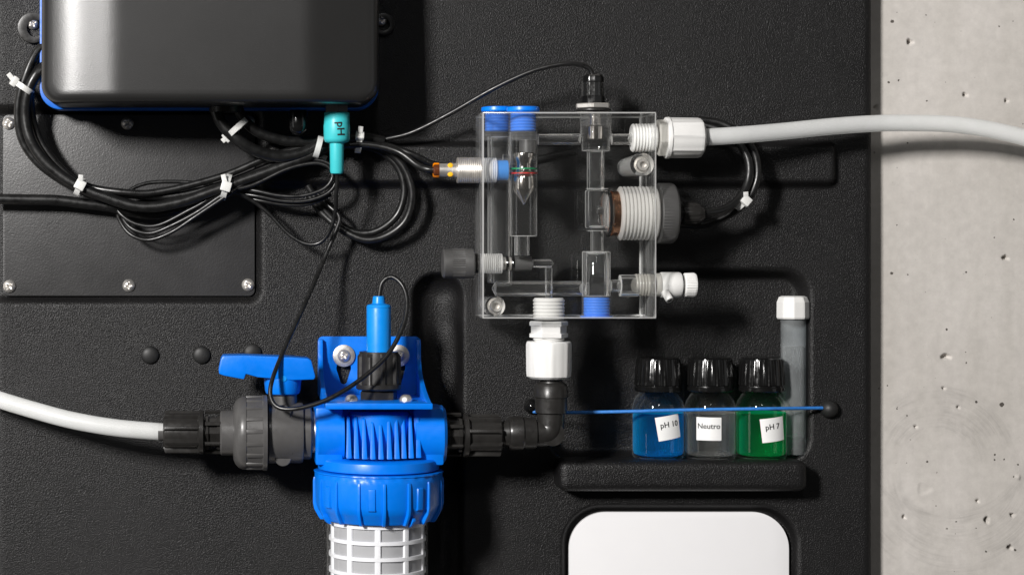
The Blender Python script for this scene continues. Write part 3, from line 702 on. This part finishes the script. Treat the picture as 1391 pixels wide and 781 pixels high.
# ------------------------------------------------------------------ needle valve
nv = thing('needle_valve', 'grey ribbed needle valve knob on the left side of the clear block', 'valve', 640, 378, 92)
NY = 358
link('knob', lathe('x', 620, NY, 92, [(601, 10), (601, 18), (603, 20), (613, 20.4), (614, 20.6), (630, 20.6), (631, 20.4), (642, 20), (643.5, 18.5), (643.5, 8)], 96, ribs(44, -.9, .5, 613.5, 630.5)), 'gray_knob', nv, smooth=30)
link('stem_thread', lathe('x', 646, NY, 92, thread(643, 653, 13.6, 2.8, 1.4), 40), 'black', nv, smooth=25)
link('screw_sleeve', lathe('x', 667, NY, 92, thread(651, 682, 14, 2.8, 1.4), 40), 'thread_clear', nv, smooth=25)
link('stem', lathe('x', 690, NY, 92, [(682, 6), (682, 8.6), (698, 8.6), (698, 6)], 32), 'steel', nv)
for x in (688.5, 696): link('sealing_ring', lathe('x', x, NY, 92, [(x-2.2, 8), (x-1.6, 10), (x, 10.6), (x+1.6, 10), (x+2.2, 8)], 32), 'black_gloss', nv)
link('needle_tip', lathe('x', 710, NY, 92, [(698.5, 7), (698.5, 10.4), (722, 9.2), (723, 5)], 32), 'gray_knob', nv)

# ------------------------------------------------------------------ top probe
tp = thing('probe', 'probe with black gland and steel nut screwed into the top of the clear block', 'probe', 806, 150, 92)
link('gland_nut', lathe('z', 805.5, 120, 92, [(101.5, 6), (102, 11), (104, 13.4), (108, 14.2), (112, 14.2), (113, 13.6), (131, 14.2), (131.6, 15.4), (141, 15.6), (141, 9)], 64, facets(10)), 'black_gloss', tp, smooth=25)
link('gland_sleeve', lathe('z', 805.5, 120, 92, [(112.5, 14.9), (131, 15.4)], 36, caps=False), 'bowl', tp)
link('hex_nut', lathe('z', 805.5, 145, 92, [(141.2, 12), (141.2, 23.5), (142.4, 25), (147, 25), (148, 23.5), (148, 10)], 6*8, facets(6, R(12))), 'steel', tp, smooth=20)
link('gasket', lathe('z', 806, 149, 92, [(148.2, 21), (149, 23.5), (151, 23.5), (151.4, 20)], 40), 'black', tp)
link('screw_shank', lathe('z', 809.5, 165, 92, thread(153, 172, 18.6, 4.2, 1.6)+[(172, 10)], 40), 'clear_ring', tp, smooth=25)
link('rod', lathe('z', 808, 175, 92, [(154, 8), (170, 8.3), (172, 10.6), (189, 10.8), (190, 9)], 36), 'bright_steel', tp, smooth=30)

# ------------------------------------------------------------------ electrode at the right side
ee = thing('measuring_electrode', 'measuring electrode with big knurled grey knob on the right side of the clear block', 'electrode', 900, 331, 90)
EY = 290
link('knob', lathe('x', 904, EY, 90, [(892.8, 20), (892.8, 40), (894, 41.2), (911, 41.2), (914, 40), (916.5, 37.5), (917.5, 34), (917.5, 14)], 120, ribs(60, -.6, .5, 894, 911)), 'gray_knob', ee, smooth=25)
link('screw_sleeve', lathe('x', 862, EY, 90, [(838.5, 20), (838.5, 31)]+thread(840, 891, 36.8, 5, 4.2)+[(891, 10)], 64), 'sleeve_thread', ee, smooth=25)
link('copper_ring', lathe('x', 828, EY, 90, [(829.5, 30.5), (838.4, 30.5)], 48, caps=False), 'copper', ee)
link('sleeve_core', lathe('x', 862, EY, 90, [(840, 10), (840, 27), (891, 27), (891, 10)], 48), 'ivory', ee)
link('end_disc', lathe('x', 823, EY, 90, [(819.5, .1), (819.5, 24), (823.4, 28), (823.4, 10)], 48), 'clear_ring', ee)
link('sealing_ring', lathe('x', 828, EY, 90, [(823.6, 28), (824, 31.6), (825.6, 32.6), (827.2, 31.6), (827.6, 28)], 48, caps=False), 'black_gloss', ee)
link('electrode_tip', lathe('x', 818, EY-3, 90, [(811, 4), (811, 6), (822, 6), (822, 3)], 28), 'gray_knob', ee)
link('gland_body', lathe('x', 925, EY, 90, [(917.6, 10), (917.6, 13), (924, 13), (924, 9), (930, 9)], 40), 'black', ee)
link('gland_nut', lathe('x', 940, EY, 90, [(927, 8), (927, 14.5), (929, 15.5), (944, 15.5), (950, 13), (956, 8.5), (956, 5)], 64, ribs(10, -1.3, .3, 928, 946)), 'black', ee, smooth=25)

# ------------------------------------------------------------------ sampling tap
tpn = thing('sampling_tap', 'small white sampling tap with ribbed cap on the right side of the clear block', 'tap', 915, 404, 90)
TY = 387
link('thread', lathe('x', 874, TY, 90, thread(862, 882, 15.4, 4, 1.8), 40), 'tap_thread', tpn, smooth=25)
link('sealing_ring', lathe('x', 887, TY, 90, [(883.5, 12), (884, 16), (886, 16.8), (888, 16), (888.6, 12)], 36), 'black_gloss', tpn)
link('collar', lathe('x', 893, TY, 90, [(889.5, 12), (889.5, 16), (896.5, 16), (896.5, 12)], 40), 'ivory', tpn)
link('body', lathe('x', 910, TY, 90, [(896.8, 12), (896.8, 16.6), (898, 17.4), (922, 17.4), (924.5, 16.4), (924.8, 8), (930, 8)], 48), 'white', tpn)
link('cap', lathe('x', 936, TY, 90, [(928.5, 9), (928.5, 14.6), (930, 16.2), (942, 16.6), (944.5, 15.4), (945, 12)], 96, ribs(30, -.9, .5, 929, 943)), 'white', tpn, smooth=25)
spm = tube([(903, 396, 104), (910, 408, 112)], 5.2, 20, 2); link('spout', spm, 'white', tpn)
link('spout_hole_shade', tube([(909.9, 407.8, 112.1), (910.3, 408.5, 112.5)], 2.6, 16, 1), 'black', tpn)  # solid black disc painted in for the shaded opening

# ------------------------------------------------------------------ white hose connector on the block
hc = thing('hose_connector', 'white threaded hose connector and nut at the upper right of the clear block', 'hose connector', 925, 216, 90)
HY = 187.5
link('thread', lathe('x', 874, HY, 90, [(857.5, 6), (857.5, 17)]+thread(858, 891, 19.4, 4.2, 2.2)+[(891.5, 8)], 48), 'white', hc, smooth=25)
link('shoulder', lathe('x', 898, HY, 90, [(892.6, 10), (892.6, 24), (894, 25.4), (903, 25.4), (903, 10)], 48, facets(6, .3)), 'ivory', hc, smooth=25)
link('clamping_nut', lathe('x', 930, HY, 90, [(902.8, 12), (902.8, 26), (904, 28), (908, 28.4), (910, 26.6), (948, 26.2), (952, 25), (955, 21), (956, 11)], 80, ribs(8, 1.0, .22, 910, 952, .35)), 'white', hc, smooth=22)
link('tube_stub', lathe('x', 960, HY, 90, [(955, 10.4), (962, 10.4), (962, 8)], 32), 'pvc', hc)

# ------------------------------------------------------------------ white connector under the block
hb = thing('hose_connector', 'white threaded connector and nut below the clear block above black elbow', 'hose connector', 745.5, 515, 92)
CX = 745.5
link('thread', lathe('z', CX, 420, 92, [(404.5, 6), (404.5, 19)]+thread(406, 434, 21.6, 4.6, 2.4)+[(434.5, 10)], 48), 'thread_clear', hb, smooth=25)
link('thread_core', lathe('z', CX, 420, 92, [(405.5, 6), (405.5, 18), (433, 18), (433, 6)], 40), 'white', hb)
link('hex_collar', lathe('z', CX, 449, 92, [(436, 14), (436, 24), (437.5, 25.5), (442, 25.5), (443, 23.5), (452, 23.5), (453, 25.5), (458, 25.5), (459, 21)], 48, facets(6, R(30))), 'white', hb, smooth=22)
link('neck', lathe('z', CX, 461, 92, [(456, 12), (459, 20), (461, 21.5), (462, 19.5), (465, 19.5)], 40), 'white', hb)
link('clamping_nut', lathe('z', CX, 489, 92, [(463.5, 14), (463.5, 29), (465, 30), (468, 30), (505, 29.6), (511, 29), (514, 25), (515, 14)], 80, ribs(8, 1.1, .24, 466, 511, .4)), 'white', hb, smooth=22)
# ------------------------------------------------------------------ black elbow
el = thing('pipe_elbow', 'black push-fit pipe elbow between ribbed nut and white connector', 'elbow', 748, 603, 94)
EX, EYY = 748.5, 588
link('tube_stub', lathe('z', EX, 517, 94, [(510, 14), (516, 14.5), (519, 16.5), (522, 16.5)], 36), 'black', el)
link('collar', lathe('z', EX, 540, 94, [(519, 14), (520, 19), (524, 22.4), (539, 23.2), (540, 21.6), (560, 21.2), (561.5, 19)], 48), 'black', el)
link('collar', lathe('x', 705, EYY, 94, [(682, 12), (683, 16.5), (690, 18), (691, 21.5), (694, 23), (709, 23.2), (711, 21.5), (727, 21), (728.5, 18)], 48), 'black', el)
link('bend', tube([(722, EYY, 94), (734, EYY, 94), (742, EYY-1, 94), (747, EYY-6, 94), (748.5, EYY-14, 94), (748.5, 554, 94)], 17.6, 32, 2), 'black', el, smooth=50)
link('corner_body', lathe('y', 748.5, EYY, 94, [(80, 12), (80, 16.2), (108, 16.2), (108, 12)], 40), 'black', el)
link('release_ring', lathe('x', 684, EYY, 94, [(676, 10), (676, 15.5), (683, 15.5)], 36), 'black', el)

def ribbed_nut(parent, x0, x1, y, d, r, flange_left=True, n=8):
    b = r-6.5
    f0 = [(x0, 12), (x0, r-3), (x0+1, r-.5), (x0+6, r-.5), (x0+7.5, r-3), (x0+9, b)] if flange_left else [(x0, 12), (x0, b-3), (x0+2, b-.6), (x0+4, b)]
    f1 = [(x1-4, b), (x1-2, b-.6), (x1, b-3), (x1, 12)] if flange_left else [(x1-9, b), (x1-7.5, r-3), (x1-6, r-.5), (x1-1, r-.5), (x1, r-3), (x1, 12)]
    lo, hi = (x0+8.5, x1-.5) if flange_left else (x0+.5, x1-8.5)
    nut = link('ribbed_nut', lathe('x', (x0+x1)/2, y, d, f0+f1, 96), 'black', parent, smooth=25)
    s = S(d)*U; c = W((x0+x1)/2, y, d)
    for k in range(n):
        a = 2*math.pi*k/n+.30; rad = Vector((0, -math.cos(a), math.sin(a))); tan = Vector((0, math.sin(a), math.cos(a))); mb = MB()
        for q, hw, sh in ((b-2, 4.0, 0), (r-.8, 2.4, 2.5)):
            for x in ((x0+6, x1-sh) if flange_left else (x0+sh, x1-6)):
                for j_ in (-1, 1): mb.v.append(tuple(Vector(((x-VX)*s, c.y, c.z))+rad*q*s+tan*j_*hw*s))
        mb.f = [(0, 1, 3, 2), (4, 6, 7, 5), (0, 4, 5, 1), (2, 3, 7, 6), (0, 2, 6, 4), (1, 5, 7, 3)]
        link('rib', mb, 'black', nut, bevel=1.0*U)
    return nut
def hex_win(parent, x0, x1, y, d, r):
    link('hex_body', lathe('x', (x0+x1)/2, y, d, [(x0, 12), (x0, r-1), (x0+1, r), (x0+5, r), (x0+5.5, r-3), (x1-5.5, r-3), (x1-5, r), (x1-1, r), (x1, r-1), (x1, 12)], 72, facets(6, R(0))), 'black', parent, smooth=20)
    for k in range(6):
        a = R(60*k); rr = (r-1.5)*U*S(d); c = W((x0+x1)/2, y, d)
        mb = MB(); rad = Vector((0, -math.cos(a), math.sin(a))); tan = Vector((0, math.sin(a), math.cos(a))); ax = Vector((1, 0, 0)); h = (x1-x0)/2-1
        for i in (-1, 1):
            for j in (-1, 1):
                for q in (-1, 1): mb.v.append(tuple(c+rad*(rr+q*1.6*U)+tan*(r*.52+j*2.2)*U*1+ax*i*h*U))
        mb.f = [(0, 1, 3, 2), (4, 6, 7, 5), (0, 4, 5, 1), (2, 3, 7, 6), (0, 2, 6, 4), (1, 5, 7, 3)]
        link('bridge', mb, 'black', parent)
rn = thing('hose_nut', 'black ribbed nut and hex adapter right of the blue filter head', 'nut', 655, 620, 94)
hex_win(rn, 604, 627, 590, 94, 25); ribbed_nut(rn, 629, 681, 591, 94, 30, True)
link('neck', lathe('x', 628, 590, 94, [(622, 18), (632, 18)], 36), 'black', rn)
link('neck', lathe('x', 680, 590, 94, [(676, 14), (684, 14)], 36), 'black', rn)
ln = thing('hose_nut', 'black ribbed hose nut at the end of the left white hose', 'nut', 250, 616, 95)
ribbed_nut(ln, 222, 277, 586.5, 95, 30, False); hex_win(ln, 278, 300, 586.5, 95, 25)
link('neck', lathe('x', 278, 586.5, 95, [(272, 17), (284, 17)], 36), 'black', ln)
link('insert_stub', lathe('x', 221, 586.5, 95, [(215, 11.4), (224, 11.5)], 32, caps=False), 'pvc', ln)

# ------------------------------------------------------------------ ball valve
bv = thing('ball_valve', 'grey ball valve with ribbed union nut and blue lever handle', 'ball valve', 365, 640, 95)
BY = 587.5
link('end_collar', lathe('x', 309, BY, 95, [(299, 20), (299, 28), (301, 30.4), (320, 30.8), (320, 18)], 56), 'pvc', bv)
un = link('union_nut', lathe('x', 340, BY, 95, [(316.5, 30), (317, 36), (319.5, 42), (324, 47), (330, 49.6), (334, 49.4), (335, 48.4), (356, 49.6), (357, 51.2), (362.5, 51.2), (363, 48), (363, 20)], 192, None), 'pvc', bv, smooth=28)
for k in range(18):
    a = 2*math.pi*k/18+.12; c = W(345, BY, 95); s = S(95)*U
    rad = Vector((0, -math.cos(a), math.sin(a))); tan = Vector((0, math.sin(a), math.cos(a))); mb = MB()
    for q, hw in ((47.5, 3.4), (50.6, 2.4)):
        for x in (334.5, 357):
            for j in (-1, 1): mb.v.append(tuple(Vector(((x-VX)*s, c.y, c.z))+rad*q*s+tan*j*hw*s))
    mb.f = [(0, 1, 3, 2), (4, 6, 7, 5), (0, 4, 5, 1), (2, 3, 7, 6), (0, 2, 6, 4), (1, 5, 7, 3)]
    link('rib', mb, 'pvc', un, bevel=.6*U)
link('valve_body', lathe('x', 388, BY, 95, [(363.5, 20), (363.5, 39.5), (365, 41), (407, 41), (411, 40), (412, 36), (412.5, 36), (421, 36), (423, 34), (423, 18)], 64), 'pvc', bv)
for y, dd in ((561, 33), (622, 24)):
    link('mould_disc', lathe('y', 384.5, y, 95+dd, [(95+dd-6, 11), (95+dd-.6, 11), (95+dd, 10.2)], 36), 'pvc', bv)
link('stem', lathe('z', 386.5, 545, 95, [(532, 17), (560, 17)], 40), 'pvc', bv)
link('silver_ring', lathe('x', 427, 586.5, 95, [(422.5, 18), (422.5, 27), (424, 28), (431, 28), (431, 18)], 48), 'steel', bv)
hd = link('handle', prism([(303, 483), (330, 482.5), (395, 485), (418, 486.5), (423, 489), (428.5, 511), (427, 515.5), (398, 516.5), (350, 512.5), (334, 508), (331.5, 515.5), (305, 510.5), (297.5, 508), (297, 502), (300, 488)], 70, 120), 'blue', bv, bevel=6*U)
link('hub', lathe('z', 384, 525, 95, [(510, 25), (515, 25.5), (530, 24), (534, 22.5), (536, 19), (536, 10)], 48), 'blue', hd)
link('pivot_pin', lathe('y', 385.5, 514, 118, [(112, 4.6), (119.5, 4.6), (120.3, 3.6), (120.4, .1)], 24), 'blue_light', hd)

# ------------------------------------------------------------------ filter bracket
br = thing('filter_bracket', 'blue plastic wall bracket screwed to the panel above the filter', 'bracket', 514, 556, 80)
def keyhole(cx):
    pts = []
    for i in range(15): a = R(205-230*i/14); pts.append((cx+10*math.cos(a), 500-10*math.sin(a)))
    for i in range(9): a = R(0-180*i/8); pts.append((cx+5*math.cos(a), 517-5*math.sin(a)))
    return pts
link('back_plate', prism(rrect(432, 571, 457, 541, 7, 6), 1.5, 10, [keyhole(467), keyhole(541)]), 'blue', br, bevel=.8*U)
for cx in (467, 541):
    ws = link('washer', lathe('y', cx, 483, 10, [(10.2, 6), (10.2, 15), (12.6, 15), (13, 14.4), (13, 6)], 40), 'steel', br)
    link('screw', screw_head(cx, 483, 13, 8.6, 7.5, .6), 'steel', ws)
s165 = S(165)
shelf = box(442, 588, 547.5, 556, 4, 165); link('shelf', shelf, 'blue', br, bevel=1.8*U)
def gusset(px0, px1):
    # outline in (depth, py at the back plate's scale)
    k = S(165)/S(10); yb = VY+(549-VY)*k
    poly = [(8, 460), (18, 461)]
    for i in range(11):
        t = i/10; poly.append((20+140*(t**2.6), 470+(yb-470-1)*t**.85))
    poly += [(160, yb), (8, yb)]
    link('gusset', side_prism(poly, px0, px1, 10), 'blue', br, bevel=.8*U)
gusset(432.2, 438); gusset(565.2, 570.8)
for x in (477.5, 551.5):
    link('shelf_screw', lathe('z', x, 545, 128, [(535.6, .1), (536, 4), (538, 7), (541.5, 8.6), (545, 8.8), (549, 8.6)], 32), 'steel', br)

# ------------------------------------------------------------------ electrode in black nut
pe = thing('electrode', 'light blue electrode standing in a black nut on the blue bracket', 'electrode', 514, 546, 95)
link('body', lathe('z', 514.5, 440, 95, [(402, 5), (402.4, 7.4), (404, 8), (412, 8.8), (414.5, 14), (416, 16), (418, 16.6), (484, 16.4), (484, 5)], 48), 'blue_light', pe, smooth=35)
link('collar', lathe('z', 514.5, 418, 95, [(412.5, 9), (414, 15.4), (417, 16.9), (418, 16.6)], 48, caps=False), 'blue_light', pe)
link('clamping_nut', lathe('z', 514.5, 505, 95, [(477.5, 12), (477.5, 26.5), (479.5, 26.6), (484, 27.0), (520.5, 27.4), (521.5, 30.6), (527, 30.8), (529, 29), (529, 14)], 144, ribs(9, 3.0, .3, 481, 521, .2)), 'black', pe, smooth=20)
link('hex_base', lathe('z', 514.5, 538, 95, [(529, 14), (529, 23), (532, 25.6), (550, 25.6), (550, 14)], 48, facets(6, R(14))), 'black', pe, smooth=20)

# ------------------------------------------------------------------ filter
ft = thing('water_filter', 'blue water filter with finned head, ribbed ring nut and clear bowl', 'filter', 514, 780, 95)
FX = 514
hd2 = link('head_port', lathe('x', 450, 590, 95, [(428, 28), (428, 37), (431, 40), (466, 40), (466, 20)], 56), 'blue', ft)
link('head_port', lathe('x', 580, 590, 95, [(562, 20), (562, 40), (600, 40), (604, 36), (604, 20)], 56), 'blue', ft)
for x0, x1 in ((428.6, 466), (562, 603.4)):
    link('head_cheek', box(x0, x1, 553.5, 632, 60, 126), 'blue', ft, bevel=4*U)
link('head_core', box(464, 564, 555, 630, 50, 112), 'blue', ft, bevel=3*U)
link('head_barrel', lathe('z', FX, 590, 95, [(556, 30), (557, 42), (561, 47), (628, 47)], 64), 'blue', ft)
link('head_flange', lathe('z', FX, 630, 95, [(620, 60), (621, 78), (623, 80.5), (630, 82), (635, 82), (636.5, 78), (636.5, 40)], 80), 'blue', ft)
for i, x in enumerate((474, 484, 494.5, 505.5, 516.5, 528, 538.5, 548.5, 558.5, 569)):
    u = (x-FX); barrel = 95+math.sqrt(max(0, 47**2-u*u)); fl_ = 95+math.sqrt(max(0, 78**2-u*u))
    top = 566+10*max(0, 1-abs(u)/24)
    yb = 622
    dt = max(barrel-3, 125)
    db = dt+.6*(fl_-3-dt); poly = [(100, top), (dt, top), (dt+2.5, top+2), (db, yb), (100, yb)]
    mb = MB(); s = S(140)*U
    for px0, wd in ((-1, 0), (1, 0)):
        for (d_, y_) in poly:
            hw = 1.9+1.6*(y_-top)/(yb-top)
            mb.v.append(((x+px0*hw-VX)*s, -d_*U, (VY-y_)*s))
    n = len(poly); mb.f = [tuple(range(n)), tuple(range(2*n-1, n-1, -1))]+[(q, (q+1) % n, (q+1) % n+n, q+n) for q in range(n)]
    link('fin', mb, 'blue', ft, bevel=.8*U)
rg = link('ring_nut', lathe('z', FX, 670, 95, [(637, 60), (637.3, 84), (638, 86.5), (639.5, 87), (640.5, 85.6), (644, 85.8), (645, 86.6), (650, 86.8), (680, 86), (690, 82.5), (691, 81.5), (701, 76), (703.5, 74), (704, 60)], 128, ribs(32, 1.0, .4, 637.5, 644)), 'blue', ft, smooth=28)
def radial_strip(name, ang, profile, hw, mat, parent, bev=.8):
    """profile (py, r_in, r_out) list swept with a half width hw round the ring axis."""
    mb = MB(); s = S(95)*U; a = R(ang); rad = Vector((math.sin(a), -math.cos(a), 0)); tan = Vector((math.cos(a), math.sin(a), 0))
    c = Vector(((FX-VX)*s, -95*U, 0)); n = len(profile)
    for (py, ri, ro) in profile:
        z = (VY-py)*s
        for r_, j in ((ri, -1), (ro, -.7), (ro, .7), (ri, 1)): mb.v.append(tuple(c+rad*r_*s+tan*j*hw*s+Vector((0, 0, z))))
    for i in range(n-1):
        for k in range(4): mb.f.append((i*4+k, i*4+(k+1) % 4, i*4+4+(k+1) % 4, i*4+4+k))
    mb.f += [(0, 1, 2, 3), tuple((n-1)*4+k for k in range(4))]
    link(name, mb, mat, parent, bevel=bev*U)
for k in range(16):
    radial_strip('grip_rib', 1+22.5*k, [(647, 84, 88), (652, 84, 89), (682, 84, 89), (690, 81, 87.5), (701, 74, 81.5), (704.5, 72, 79)], 2.8, 'blue', rg)
for k in range(8):
    radial_strip('grip_pad', -10+45*k, [(654, 84, 86.9), (655, 84, 88.6), (683, 84, 88.0), (684, 84, 86)], 6.2, 'blue', rg)
for a in (30, -66): radial_strip('stop_nub', a, [(694, 76, 84), (698, 76, 84.5), (704, 74, 80), (707, 72, 76)], 3.2, 'blue', rg)
# strainer and bowl
link('bowl', lathe('z', FX-1.5, 750, 95, [(700, 68.6), (860, 68.6)], 96, caps=False), 'bowl', ft)
st = link('strainer_mesh', lathe('z', FX-1.5, 750, 95, [(702, 62.4), (850, 62.4)], 72, caps=False), 'mesh_cloth', ft)
for k in range(7):
    y = 708+21.3*k
    link('hoop', lathe('z', FX-1.5, y, 95, [(y-2.8, 62.8), (y-2.4, 65.8), (y+2.4, 65.8), (y+2.8, 62.8)], 72, caps=False), 'grid', st)
_FX = FX; FX = FX-1.5
for k in range(10):
    radial_strip('bar', -3.5+36*k, [(703, 62.6, 65.4), (852, 62.6, 65.4)], 4.6, 'grid', st, bev=.5)
FX = _FX

# ------------------------------------------------------------------ bottles, tube and cord
def bottle(cx, r, liq, text, langle, lx, ly, lw, lh, ltilt, label, tpos):
    D0 = 8; yb = 622.5
    t = thing('sample_bottle', label, 'bottle', cx, yb, D0, 'small bottles on the shelf')
    outer = [(yb, r-9), (yb, r-5), (yb-1.5, r-2), (yb-5, r-.2), (yb-12, r), (558, r), (550, r-.6), (543, r-3), (537, r-7), (532, r-11), (528, r-13), (500, r-13)]
    inner = [(500, r-15), (528, r-15), (533, r-13), (538, r-9), (544, r-5), (551, r-2.6), (558, r-2), (yb-12, r-2), (yb-6, r-3), (yb-4.5, r-8), (yb-4.4, .1)]
    link('glass_body', lathe('z', cx, 580, D0, [(yb-.5, .1), (yb-.8, r-10)]+outer, 64, caps=False), 'glass', t, smooth=40)
    q = r-1.2
    link('liquid', lathe('z', cx, 590, D0, [(yb-4.8, .1), (yb-4.8, q-6), (yb-7, q-1.4), (yb-12, q), (561, q), (559.6, q), (560.6, q-2), (561, .1)], 56, caps=False), liq, t, smooth=40)
    cp = link('cap', lathe('z', cx, 508, D0, [(484.6, .1), (484.6, 20), (485.4, 26.4), (487, 28.6), (490, 29.2), (522, 31.4), (523, 30.6), (524.5, 30.8), (525.4, 31.8), (529.5, 31.8), (531, 30.6), (531, 18)], 144, ribs(28, .7, .34, 489, 522)), 'black_gloss', t, smooth=24)
    # paper label
    nx = 10; uv = []; fs = []
    rr = rrect(-lw/2, lw/2, -lh/2, lh/2, 2, 3)
    uvs = []
    for j in range(7):
        for i in range(nx+1): uvs.append((-lw/2+lw*i/nx, -lh/2+lh*j/6))
    for j in range(6):
        for i in range(nx): a = j*(nx+1)+i; fs.append((a, a+1, a+nx+2, a+nx+1))
    ang = math.asin((lx-cx)/r)
    uvs = rot2(uvs, R(ltilt))
    lb = link('paper_label', wrap(uvs, fs, cx, ly, D0, r+.35, ang), 'label', t)
    tv, tf = text_mesh(text, 10.2 if len(text) > 4 and text[0] == 'N' else 10.4)
    tv = rot2([(x+tpos[0], y+tpos[1]) for x, y in tv], R(ltilt+tpos[2]))
    link('lettering', wrap(tv, tf, cx, ly, D0, r+.7, ang), 'ink', lb)
bottle(894, 35, 'liquid_blue', 'pH 10', 0, 901.5, 577.5, 34, 32, 9.5, 'small bottle of blue liquid with label pH 10', (1, 4, -1))
bottle(964.5, 34.3, 'liquid_clear', 'Neutro', 0, 955, 579.5, 34, 31, 0, 'small bottle of clear liquid with label Neutro', (0, 3.5, 0))
bottle(1034, 34, 'liquid_green', 'pH 7', 0, 1042, 580.5, 34.5, 32, 6.5, 'small bottle of green liquid with label pH 7', (-1, 4, 0))
tt = thing('test_tube', 'tall frosted test tube with white screw cap standing beside the bottles', 'test tube', 1077.5, 617, -8)
link('tube_body', lathe('z', 1077.5, 520, -8, [(428, 16.8), (610, 16.4), (616, 15), (617, 12), (617, .1)], 48, caps=False), 'tube_frost', tt, smooth=40)
link('contents', lathe('z', 1077.5, 520, -8, [(470, .1), (470, 13.6), (592, 13.4), (594, .1)], 36, caps=False), 'liquid_clear', tt, smooth=40)
link('cap', lathe('z', 1077, 417, -8, [(402, .1), (402, 15), (403.5, 18.6), (407, 20), (410, 21.4), (431, 21.6), (433, 20.4), (433, 14)], 72, facets(9, .2)), 'white', tt, smooth=20)
tag(link('elastic_cord', tube([(724, 559, 10), (775, 560, 24), (862, 558.5, 44), (894, 557.5, 46), (964, 556, 46), (1034, 555, 45), (1060, 554.7, 36), (1090, 554.3, 20), (1117, 554, 8)], 2.3, 10, 6), 'cord', smooth=60),
    'thin blue elastic cord stretched across the three bottles', 'cord')
